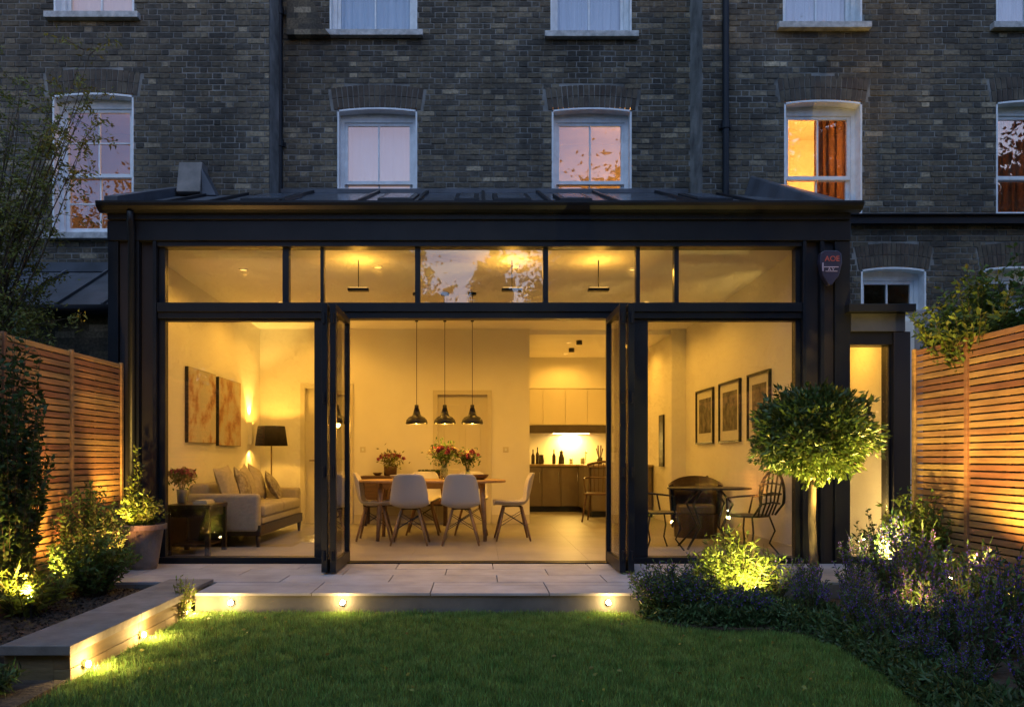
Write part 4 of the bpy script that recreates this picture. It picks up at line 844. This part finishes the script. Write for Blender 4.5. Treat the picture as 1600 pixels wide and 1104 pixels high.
# small round dark ceiling spots
for px, y in ((905, 5.2), (893, 6.1)):
    x = X(px, y); t = thing('spot_fitting', 'black surface spotlight on the kitchen ceiling' + (' nearer the dining room' if y < 6 else ' above the counter'), 'spotlight', (x, y, 2.949)); b = MB(); b.lathe(x, y, [(.05, 2.948), (.05, 2.88), (.04, 2.88)], 14); b.build('can', 'black', t)

# ------------------------------------------------------------------ garden table and iron chairs: a reflection built as furniture inside the glass
gx, gy = X(1110, 1.2), 1.25
t = thing('bistro_table', 'reflected oval dark metal table, built behind the side window', 'table', (gx, gy, 0))
b = MB(); b.prism(rrect(gx, gy, .93, .62, .30, 8), 'z', .665, .685); b.build('tabletop', 'frame', t, bevel=.004)
for sx in (-1, 1):
    for sy in (-1, 1): b = MB(); b.tube([(gx + sx * .1, gy + sy * .07, .664), (gx + sx * .22, gy + sy * .15, .5), (gx + sx * .12, gy + sy * .08, .25), (gx + sx * .30, gy + sy * .2, 0)], .013, 8); b.build('leg', 'black', t, smooth=True)
def iron_chair():
    t = thing('iron_chair', 'x', 'chair', (0, 0, 0), 'wrought iron chairs by the metal table')
    b = MB(); b.prism(rrect(0, 0, .42, .40, .16), 'z', .40, .42); b.build('seat', 'black', t, bevel=.004)
    for sx in (-1, 1):
        for sy in (-1, 1): b = MB(); b.tube([(sx * .16, sy * .15, .40), (sx * .20, sy * .19, .25), (sx * .16, sy * .15, .12), (sx * .23, sy * .22, 0)], .010, 6); b.build('leg', 'black', t, smooth=True)
    b = MB(); arc = [(.21 * math.sin(a) * (1.08), -.20 - .10 * (1 - abs(math.sin(a)) * .2), .42 + .22 + .24 * math.cos(a)) for a in np.linspace(-2.0, 2.0, 17)]; b.tube(arc, .015, 6); b.tube([(-.2, -.19, .42), arc[0]], .012, 6); b.tube([(.2, -.19, .42), arc[-1]], .012, 6); b.build('back_frame', 'black', t, smooth=True)
    for i in range(5):
        x = (-2 + i) * .08; b = MB(); h = .42 + .22 + .24 * math.sqrt(max(.05, 1 - (x / .22) ** 2)); b.tube([(x * .8, -.20, .42), (x + .02 * math.sin(i), -.25, .56), (x - .02, -.28, .68), (x, -.295, h)], .010, 6); b.build('back_bar', 'black', t, smooth=True)
    for zz in (.54, .64, .74): b = MB(); b.tube([(-.19, -.25, zz), (0, -.28, zz + .02), (.19, -.25, zz)], .010, 6); b.build('back_rail', 'black', t, smooth=True)
    for sx in (-1, 1): b = MB(); b.tube([(sx * .22, -.25, .64), (sx * .26, -.05, .62), (sx * .24, .1, .60), (sx * .2, .12, .42)], .011, 6); b.build('armrest', 'black', t, smooth=True)
    return t
c0 = iron_chair(); c1 = copy_tree(c0)
c0.location = (2.86, .66, 0); c0.rotation_euler = (0, 0, R(38)); c0['label'] = 'reflected wrought iron chair, built behind the glass nearest the clipped bay tree'
c1.location = (X(1022, 1.3), 1.15, 0); c1.rotation_euler = (0, 0, R(-80)); c1['label'] = 'reflected wrought iron chair, built partly hidden by the dark door post'
# dark wicker tub chairs
def tub(x, y, rz_, label):
    t = thing('tub_armchair', label, 'armchair', (0, 0, 0), 'dark tub armchairs behind the metal table'); b = MB(); n = 14
    for k in range(n + 1):
        a = R(-20 + 220 * k / n); ca, sa = math.cos(a), -math.sin(a)
        for r, z in ((.30, .12), (.34, .66 + .1 * max(0, math.sin(a))), (.30, .68 + .1 * max(0, math.sin(a))), (.25, .4)): b.v.append((r * ca, r * sa, z))
    for k in range(n):
        for j in range(3): a = k * 4 + j; b.f.append((a, a + 1, a + 5, a + 4))
    b.build('shell', 'darkwood', t, smooth=True, solid=.01); b = MB(); b.prism(rrect(0, .02, .5, .5, .2), 'z', .30, .42); b.build('seat_cushion', 'kitdark', t, bevel=.03)
    b = MB(); b.lathe(0, 0, [(.27, 0), (.28, .30)], 20); b.build('base', 'darkwood', t); t.location = (x, y, 0); t.rotation_euler = (0, 0, R(rz_))
tub(X(1090, 2.4), 2.5, 165, 'dark tub armchair behind the metal table nearer the door post'); tub(X(1140, 3.0), 3.1, 200, 'dark tub armchair tucked behind the metal table by the prints')

# ------------------------------------------------------------------ slatted fences
def fence(name, label, x, posts, ztop, face, zb=-.12):
    F = thing(name, label, 'fence', (x, posts[0], 0)); pit = .053; n = int((ztop - zb) / pit)
    for y in posts: b = MB(); b.box(min(x, x + face * .03) - .0, max(x, x + face * .03) + .0, y - .04, y + .0, -.16, ztop + .012); b.build('post', 'cedar', F, bevel=.002)
    for i, (ya, yb) in enumerate(zip(posts[1:], posts)):
        me = bpy.data.meshes.new('slat'); m = MB(); L_ = yb - ya - .042; m.box(-.0095, .0095, -L_ / 2, L_ / 2, -.0205, .0205); me.from_pydata(m.v, [], m.f); me.materials.append(M['cedar'])
        for k in range(n):
            o = bpy.data.objects.new('slat', me); COL.objects.link(o); o.parent = F; o.location = (face * .006 + random.uniform(-.001, .001), (ya + yb) / 2 - posts[0] - .019, ztop - .022 - k * pit); o.rotation_euler = (R(random.uniform(-.12, .12)), random.uniform(-.02, .02), 0)
            if i < 3: bv = o.modifiers.new('bevel', 'BEVEL'); bv.width = .002; bv.segments = 1
        mid = (ya + yb) / 2; b = MB(); b.box(min(x - face * .05, x - face * .02), max(x - face * .05, x - face * .02), mid - .02, mid + .02, -.16, ztop); b.build('rear_batten', 'cedar', F)
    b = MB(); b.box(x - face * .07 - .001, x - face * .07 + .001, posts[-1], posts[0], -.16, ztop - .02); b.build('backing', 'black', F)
    return F
fence('slatted_fence', 'horizontal cedar slat fence behind the raised planter', -3.47, [-.06, -.98, -1.92, -2.86, -3.8, -4.74], Z(567, -.06) if False else 1.925, 1)
fence('slatted_fence', 'horizontal cedar slat fence behind the purple flower bed', 3.70, [-1.0, -1.71, -2.55, -3.4, -4.3, -5.2], 1.925, -1)

# ------------------------------------------------------------------ plants
def pot_plant():
    x, y = X(222, -.45), -.42
    t = thing('plant_pot', 'aged terracotta pot with a leafy shrub beside the dark column', 'potted plant', (x, y, 0))
    b = MB(); b.lathe(x, y, [(.115, .001), (.125, .03), (.175, .36), (.20, .365), (.205, .41), (.185, .412), (.175, .36), (.02, .34)], 28, True); b.build('pot', 'terracotta', t, smooth=False)
    return t, x, y
def shrub(name, label, cat, x, y, z, rx, ry, h, nst, nl, leaf, L, Wd, group=None, up=.5, spread=1.0, flowers=None, nfl=0, root=None, twig='twig', droop=.3, fs=.014):
    """stems from the base with leaves along them: an open, uneven bush"""
    t = root or thing(name, label, cat, (x, y, z), group); st = MB(); P = []; D = []; FP = []
    for i in range(nst):
        a = random.random() * 6.283; rr = math.sqrt(random.random()) * spread; hh = h * random.uniform(.55, 1.05) * (1 - .35 * rr ** 2)
        b0 = Vector((x + rx * .25 * rr * math.cos(a), y + ry * .25 * rr * math.sin(a), z)); b3 = Vector((x + rx * rr * math.cos(a) + random.gauss(0, rx * .08), y + ry * rr * math.sin(a) + random.gauss(0, ry * .08), z + hh)); c1 = b0.lerp(b3, .45) + Vector((0, 0, hh * .18 * droop))
        pts = [b0.lerp(c1, u).lerp(c1.lerp(b3, u), u) for u in np.linspace(0, 1, 6)]; st.tube(pts, [.0035, .003, .003, .0022, .0018, .001], 3, False)
        for k in range(nl):
            u = .12 + .88 * (k + random.random()) / nl; p = b0.lerp(c1, u).lerp(c1.lerp(b3, u), u); P.append(p); d = Vector((random.gauss(0, 1), random.gauss(0, 1), random.gauss(0, .6) + up)); D.append(d)
        if flowers:
            for k in range(nfl): u = .72 + .3 * k / nfl; p = b0.lerp(c1, u).lerp(c1.lerp(b3, u), u) if u <= 1 else b3 + (b3 - c1).normalized() * (u - 1) * hh * .5; FP.append(p)
    st.build('stem', twig, t); P = np.array(P); D = np.array(D); leaves('foliage', P, D, L * RNG.uniform(.6, 1.25, len(P)), Wd, leaf, t)
    if FP: FP = np.array(FP) + RNG.normal(0, .004, (len(FP), 3)); leaves('flower_foliage', FP, RNG.normal(size=FP.shape) + np.array([0, 0, .3]), fs, fs * .8, flowers, t, 'stuff')
    return t
pt, px_, py_ = pot_plant()
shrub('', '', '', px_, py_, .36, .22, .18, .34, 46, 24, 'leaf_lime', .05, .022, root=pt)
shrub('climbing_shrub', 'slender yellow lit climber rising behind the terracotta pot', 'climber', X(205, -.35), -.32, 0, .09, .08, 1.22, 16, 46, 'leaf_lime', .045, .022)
shrub('leafy_shrub', 'loose dark green shrub spilling over the planter beside the pot', 'shrub', -3.24, -1.08, -.05, .27, .40, .88, 110, 40, 'leaf_mid', .05, .02)
shrub('leafy_shrub', 'dense low green shrub between fence and stone coping', 'shrub', -3.0, -1.55, -.05, .34, .34, .56, 110, 34, 'leaf_mid', .055, .018)
shrub('climbing_shrub', 'tall dark leafy climber covering the fence at the edge of the picture', 'climber', -3.26, -2.14, -.05, .20, .42, 2.0, 95, 52, 'leaf_dark', .055, .03)
shrub('fern_clump', 'bright lit strappy leaves around the spike light in the planter', 'plant', -3.08, -2.3, -.05, .25, .36, .36, 70, 18, 'leaf_lime', .09, .018)
shrub('leafy_shrub', 'small weedy tuft overhanging the coping corner at the step', 'plant', -2.16, -1.92, -.16, .10, .13, .34, 26, 16, 'leaf_lime', .035, .012)
shrub('leafy_shrub', 'low dark foliage in the corner below the planter end', 'plant', -2.42, -3.82, -.14, .26, .2, .16, 60, 16, 'leaf_grey', .07, .012)
shrub('leafy_shrub', 'thin grassy foliage at the very corner in front of the planter', 'plant', -2.8, -3.75, -.14, .26, .18, .15, 50, 16, 'leaf_grey', .07, .01)
# right bed
shrub('catmint_bush', 'rounded dark green bush overhanging the end of the stone step', 'shrub', 1.42, -1.92, -.13, .34, .26, .40, 170, 30, 'leaf_grey', .05, .012, flowers='petal_purple', nfl=5)
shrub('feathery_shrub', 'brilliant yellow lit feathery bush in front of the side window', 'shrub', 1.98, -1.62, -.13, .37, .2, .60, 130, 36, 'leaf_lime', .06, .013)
shrub('salvia_clump', 'dark green bush with purple tips between the lit bush and the bay tree', 'plant', 1.84, -2.14, -.13, .26, .16, .28, 110, 26, 'leaf_grey', .05, .012, flowers='petal_purple', nfl=6)
shrub('leafy_shrub', 'slender leafy shrub silhouetted against the glazed side door', 'shrub', X(1372, -.6), -.62, 0, .20, .14, .62, 26, 22, 'leaf_dark', .06, .022)
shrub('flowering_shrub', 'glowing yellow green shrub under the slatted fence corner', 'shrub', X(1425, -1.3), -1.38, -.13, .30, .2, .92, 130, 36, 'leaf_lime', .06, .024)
shrub('tall_stems', 'thin wispy stems in front of the fence post', 'plant', X(1452, -1.15), -1.1, -.1, .12, .08, 1.05, 9, 26, 'leaf_mid', .04, .018)
shrub('tall_stems', 'straggly lit stems climbing against the dark column', 'plant', X(1412, -.7), -.72, -.02, .08, .08, .85, 10, 26, 'leaf_mid', .045, .018)
shrub('leafy_shrub', 'broad dark leafed shrub at the foot of the cedar fence', 'shrub', 3.40, -1.95, -.13, .24, .34, .52, 110, 24, 'leaf_mid', .075, .028)
shrub('leafy_shrub', 'dark leafed shrub lit from behind at the picture edge', 'shrub', 3.3, -2.75, -.13, .26, .34, .44, 110, 24, 'leaf_mid', .075, .028)
# salvias: templates then copies
tmpl = []
for k in range(3):
    o = shrub('salvia_plant', 'purple flowered salvia in the flower bed below the bay tree', 'plant', 0, 0, 0, .21, .21, .50 + .04 * k, 46, 18, 'leaf_grey', .055, .014, 'purple salvias filling the flower bed', flowers='petal_purple', nfl=11, up=.9, fs=.014); tmpl.append(o)
spots = []
for (x, y, s) in [(2.30, -1.55, .7), (2.58, -1.38, .62), (2.95, -1.5, .8), (2.45, -1.85, .68), (2.8, -1.9, .74), (3.1, -1.75, 1.05), (2.3, -2.2, .7), (2.6, -2.3, .74), (2.95, -2.3, 1.0), (2.45, -2.65, .75), (2.75, -2.7, .85), (3.05, -2.75, .95), (2.4, -3.05, .68), (2.7, -3.1, .78), (3.0, -3.15, .9), (3.25, -3.3, .9), (2.35, -3.5, .6), (2.65, -3.5, .7), (2.95, -3.6, .8), (2.3, -3.95, .55), (2.6, -3.95, .65), (2.9, -4.05, .75), (1.75, -1.42, .7), (2.15, -1.35, .65), (3.35, -1.35, 1.0), (3.4, -2.3, .95)]: spots.append((x, y, s))
for i, (x, y, s) in enumerate(spots):
    o = tmpl[i] if i < 3 else copy_tree(tmpl[i % 3]); o.location = (x, y, -.13); o.scale = (s * 1.02, s * 1.02, s * random.uniform(1.0, 1.3)); o.rotation_euler = (0, 0, random.random() * 6.28)
# low dark edging foliage along the lawn
P = []; 
for i in range(9000):
    y = random.uniform(-4.6, -1.9); xx = bedx(y) + random.uniform(.0, .34); P.append((xx, y, -.14 + random.random() * .13 * min(1, (xx - bedx(y)) / .12 + .2)))
for i in range(5000):
    x = random.uniform(1.22, 2.5); yl = -1.74 - .62 * min(1, max(0, (x - 1.12) / .5)) ** .7; P.append((x, yl + random.uniform(.02, .5), -.13 + random.random() * .12))
P = np.array(P); o = leaves('ground_cover_foliage', P, RNG.normal(size=P.shape) + np.array([0, 0, .5]), .055, .016, 'leaf_grey'); tag(o, 'low dark foliage edging the flower bed along the lawn', 'ground cover'); o['kind'] = 'stuff'
# bay tree
bx_, by_ = X(1270, -1.25), -1.25
t = thing('bay_tree', 'clipped round bay tree on a slim bare trunk', 'tree', (bx_, by_, -.13)); zc = Z(678, -1.25)
b = MB(); b.tube([(bx_, by_, -.16), (bx_ + .01, by_, .2), (bx_ - .005, by_ + .005, .5), (bx_, by_, .95), (bx_ - .01, by_, 1.15)], [.040, .032, .030, .028, .016], 12); b.build('trunk', 'bark', t, smooth=True)
b = MB()
for i in range(26):
    d = Vector((random.gauss(0, 1), random.gauss(0, 1), random.gauss(.3, .7))).normalized(); b.tube([(bx_, by_, .92 + random.random() * .2), tuple(Vector((bx_, by_, zc)) + Vector((d.x * .25, d.y * .25, d.z * .18))), tuple(Vector((bx_, by_, zc)) + Vector((d.x * .46, d.y * .46, d.z * .35)))], [.012, .007, .003], 5)
b.build('branch', 'twig', t)
n = 9500; d = RNG.normal(size=(n, 3)); d /= np.linalg.norm(d, axis=1, keepdims=True); rr = (.55 + .45 * RNG.random(n) ** .6)[:, None] * (1 + .17 * np.sin(d[:, :1] * 7 + d[:, 2:3] * 5) * np.cos(d[:, 1:2] * 6)); P = np.array([bx_, by_, zc]) + d * rr * np.array([.44, .44, .355]); D = d + RNG.normal(size=(n, 3)) * .7 + np.array([0, 0, .1])
sh = RNG.normal(size=(46, 3)); sh /= np.linalg.norm(sh, axis=1, keepdims=True); sh = np.repeat(sh, 9, 0); q_ = RNG.uniform(.95, 1.22, (len(sh), 1)); P = np.vstack([P, np.array([bx_, by_, zc]) + sh * q_ * np.array([.44, .44, .355]) + RNG.normal(0, .012, sh.shape)]); D = np.vstack([D, sh + RNG.normal(size=sh.shape) * .5]); n = len(P)
leaves('crown', P, D, .062 * RNG.uniform(.6, 1.3, n), .024, 'leaf_bay', t)
# shrub rising above the fence on the far side
shrub('fence_shrub', 'bushy yellow green shrub showing above the cedar fence', 'shrub', 3.86, -1.55, 1.55, .34, .62, .95, 150, 44, 'leaf_lime', .06, .028)
shrub('fence_shrub', 'darker shrub beyond the fence near the picture edge', 'shrub', 4.25, -1.9, 1.4, .5, .6, 1.3, 110, 44, 'leaf_mid', .06, .028)
# sparse twiggy tree over the other fence
def twiggy(name, label, base, tips, nl, leaf, L, Wd):
    t = thing(name, label, 'tree', base); st = MB(); P = []; D = []; B = Vector(base)
    top = B + Vector((.1, 0, 2.2)); st.tube([B, B.lerp(top, .5) + Vector((.04, 0, 0)), top], [.05, .04, .028], 8)
    for (x, y, z) in tips:
        e = Vector((x, y, z)); o = B.lerp(top, random.uniform(.55, 1)); m = o.lerp(e, .5) + Vector((random.gauss(0, .1), random.gauss(0, .1), .12)); pts = [o.lerp(m, u).lerp(m.lerp(e, u), u) for u in np.linspace(0, 1, 7)]; st.tube(pts, [.016, .012, .009, .007, .005, .003, .0015], 5, False)
        for k in range(9):
            u = random.uniform(.25, 1); q = o.lerp(m, u).lerp(m.lerp(e, u), u); dd = Vector((random.gauss(0, 1), random.gauss(0, 1), random.gauss(-.1, .8))).normalized() * random.uniform(.15, .42); st.tube([q, q + dd * .5 + Vector((0, 0, .02)), q + dd], [.003, .002, .001], 3, False)
            for j in range(nl): v = random.random(); P.append(q + dd * v + Vector((random.gauss(0, .02), random.gauss(0, .02), random.gauss(0, .02)))); D.append((random.gauss(0, 1), random.gauss(0, 1), random.gauss(-.3, .7)))
    st.build('trunk', 'twig', t); leaves('crown', np.array(P), np.array(D), L * RNG.uniform(.6, 1.2, len(P)), Wd, leaf, t)
tips = []
for i in range(66):
    py = random.choice([random.uniform(40, 200), random.uniform(60, 320), random.uniform(300, 560), random.uniform(430, 560)]); mxp = 70 + 110 * math.exp(-((py - 120) / 110) ** 2) + 70 * math.exp(-((py - 520) / 60) ** 2); y = random.uniform(-.9, .1); tips.append((X(random.uniform(-60, mxp), y), y, Z(py, y)))
twiggy('twiggy_tree', 'sparse twiggy tree reaching across the brick wall beyond the fence', (-4.9, -.3, -.16), tips, 26, 'leaf_autumn', .05, .018)
# trees at the far end of the garden, behind the viewer
def big_tree(label, x, y, h, r, n, L=.26, zlow=1.6, trunk=.16):
    t = thing('garden_tree', label, 'tree', (x, y, -.16)); b = MB(); b.tube([(x, y, -.16), (x + .1, y, h * .4), (x, y, h * .85)], [trunk, trunk * .7, trunk * .2], 10)
    cl = []
    for i in range(40):
        d = Vector((random.gauss(0, 1), random.gauss(0, 1), random.gauss(0, 1))).normalized(); k = random.random() ** .5; c = Vector((x + d.x * r * k * .8, y + d.y * r * k * .8, zlow + (h - zlow) * (.5 + .42 * d.z * k))); cl.append(c); b.tube([(x, y, zlow + (c.z - zlow) * .4), tuple(Vector((x, y, c.z)).lerp(c, .5)), tuple(c)], [trunk * .35, trunk * .2, .02], 5)
    b.build('trunk', 'bark', t); C = np.array([tuple(c) for c in cl]); idx = RNG.integers(0, len(cl), n); sc = RNG.uniform(.18, .34, len(cl))[idx][:, None] * r; P = C[idx] + RNG.normal(size=(n, 3)) * sc * .8
    leaves('crown', P, RNG.normal(size=P.shape), L, L * .6, 'leaf_far', t)
    m_ = n // 9; idx = RNG.integers(0, len(cl), m_); sc = RNG.uniform(.12, .2, len(cl))[idx][:, None] * r; P = C[idx] + RNG.normal(size=(m_, 3)) * sc; leaves('inner_foliage', P, RNG.normal(size=P.shape), .5, .38, 'leaf_far', t)
big_tree('broad tree at the far end of the garden', -5.1, -16, 8.6, 3.5, 90000, .16); big_tree('slender tree in the gap at the garden end', .40, -15, 7.4, .75, 3600, .12); big_tree('tall spreading tree at the far garden corner', 5.9, -16.5, 11.8, 4.4, 100000, .16); big_tree('dense tree on the garden boundary', -11, -15, 9.5, 4.2, 60000, .17); big_tree('bushy tree over the boundary', 11.4, -16, 13.2, 5.2, 60000, .17)
n = 40000; P = np.stack([RNG.uniform(-14, 14, n), RNG.uniform(-18.6, -17.6, n), RNG.uniform(-.1, 3.6, n) + .3 * np.sin(RNG.uniform(-14, 14, n))], 1); t = thing('added_hedge', 'tall dark unseen hedge added along the far end of the garden', 'hedge', (0, -18, -.16)); leaves('foliage', P, RNG.normal(size=P.shape), .2, .12, 'leaf_far', t)  # hedge added to close bright sky gaps mirrored in the glass
big_tree('unseen tall tree added past the bushy boundary tree', 18.5, -15, 13.5, 4.6, 50000, .18)  # tree added to keep bright sky out of the outermost window's reflection
b = MB(); b.box(-14, 14, -19.2, -19, -.16, 2.0); tag(b.build('boundary_wall', 'brick'), 'low brick boundary wall at the far end of the garden', 'wall')

# ------------------------------------------------------------------ garden lamps
def step_light(x, y, z, nrm, label, p=4.5, up=.6):
    t = thing('step_light', label, 'garden light', (x, y, z), 'small lamps set in the step and planter'); nx, ny = nrm
    b = MB(); b.tube([(x, y, z), (x + nx * .022, y + ny * .022, z)], .020, 12); b.build('casing', 'chrome', t); b = MB(); b.tube([(x + nx * .023, y + ny * .023, z - .002), (x + nx * .032, y + ny * .032, z - .002)], .0165, 12); b.build('lens', 'gardenbulb', t)
    parent_keep(lamp('POINT', (x + nx * .075, y + ny * .075, z + .012), p, (1, .62, .20), .012), t)
for px, w in ((362, 'lit lamp in the stone step nearest the planter'), (536, 'lit lamp in the stone step below the folded doors by the sofa'), (950, 'lit lamp in the stone step beside the rounded bush')): step_light(X(px, -1.7), -1.702, -.07, (0, -1), w)
for y, w in ((-2.61, 'lit lamp in the planter side halfway along the coping'), (-3.32, 'lit lamp in the planter side nearest its end'), (-1.88, 'lit lamp in the planter side by the step corner')): step_light(-2.173, y, -.11, (1, 0), w, 13)
def spike(x, y, z, to, p, label, ang=95, col=LAMP):
    t = thing('spike_light', label, 'garden light', (x, y, z), 'spike spotlights in the flower beds'); b = MB(); b.tube([(x, y, z - .06), (x, y, z + .04)], .008, 8); b.build('spike', 'black', t)
    d = (Vector(to) - Vector((x, y, z + .06))).normalized(); c = Vector((x, y, z + .07)); b = MB(); b.tube([tuple(c - d * .04), tuple(c + d * .02)], .016, 14); b.build('head', 'black', t, smooth=False); b = MB(); b.tube([tuple(c + d * .021), tuple(c + d * .024)], .012, 12); b.build('lens', 'gardenbulb', t)
    parent_keep(lamp('SPOT', tuple(c + d * .05), p, col, .02, None, ang, .5, to=to), t)
spike(-2.98, -2.42, .0, (-3.42, -2.2, 1.0), 240, 'spike light glowing among the strappy leaves in the planter', 140)
spike(-2.98, -1.28, .02, (-3.5, -.7, 1.3), 120, 'hidden spike light washing the cedar fence behind the pot', 110, (1, .42, .14))
spike(-3.32, -.66, .30, (-3.12, -.40, .85), 110, 'small spike light aimed up at the potted shrub', 110)
spike(2.0, -2.0, .0, (2.0, -1.5, .45), 110, 'spike light hidden in front of the feathery bush', 130, (1, .78, .2))
spike(bx_ + .26, by_ - .34, .30, (bx_ + .02, by_, 1.35), 270, 'spike light aimed up into the clipped bay tree', 85)
spike(3.05, -1.84, .18, (3.15, -1.3, .8), 150, 'spike light buried in the glowing shrub by the fence corner', 120, (1, .74, .2))
spike(3.02, -2.60, .16, (3.8, -2.5, 2.0), 250, 'spike light washing the cedar fence near the picture edge', 115, (1, .60, .14))
spike(3.25, -2.78, .0, (3.35, -2.6, .3), 130, 'spike light glowing through the leaves at the picture edge', 120)
spike(-3.24, -1.75, .0, (-3.1, -1.45, .5), 90, 'spike light under the loose shrub beside the fence', 130)
spike(2.62, -2.95, .05, (2.9, -2.5, .5), 16, 'spike light deep among the purple salvias', 130)
n = 70; P = np.stack([RNG.uniform(-2.0, 1.9, n), RNG.uniform(-4.2, -1.8, n), np.full(n, -.118)], 1); o = leaves('fallen_leaves', P, RNG.normal(size=(n, 3)) * np.array([1, 1, .2]), .03, .02, 'leaf_autumn'); tag(o, 'small fallen leaves scattered over the lawn', 'leaves'); o['kind'] = 'stuff'
for (x, y, z, w) in ((-1.80, YB - .001, 1.15, 'white light switch plate beside the panelled door behind the sofa end'), (.42, YB - .001, 1.15, 'white light switch plate on the wall end by the kitchen')):
    t = thing('light_switch', w, 'light switch', (x, y, z)); b = MB(); b.box(x - .043, x + .043, y - .009, y, z - .043, z + .043); b.build('plate', 'kitup', t, bevel=.003); b = MB(); b.box(x - .012, x + .012, y - .014, y - .0095, z - .02, z + .02); b.build('rocker', 'white', t)
x, y, z = -1.75, 2.1, .746
for (x, w, m, r_) in ((-1.02, 'pale ceramic bowl on the table end nearest the sofa', 'ceramic', .10), (.02, 'shallow wooden bowl on the table end nearest the kitchen', 'walnut', .11)): bowl(x, 2.15, .746, r_, m, w)
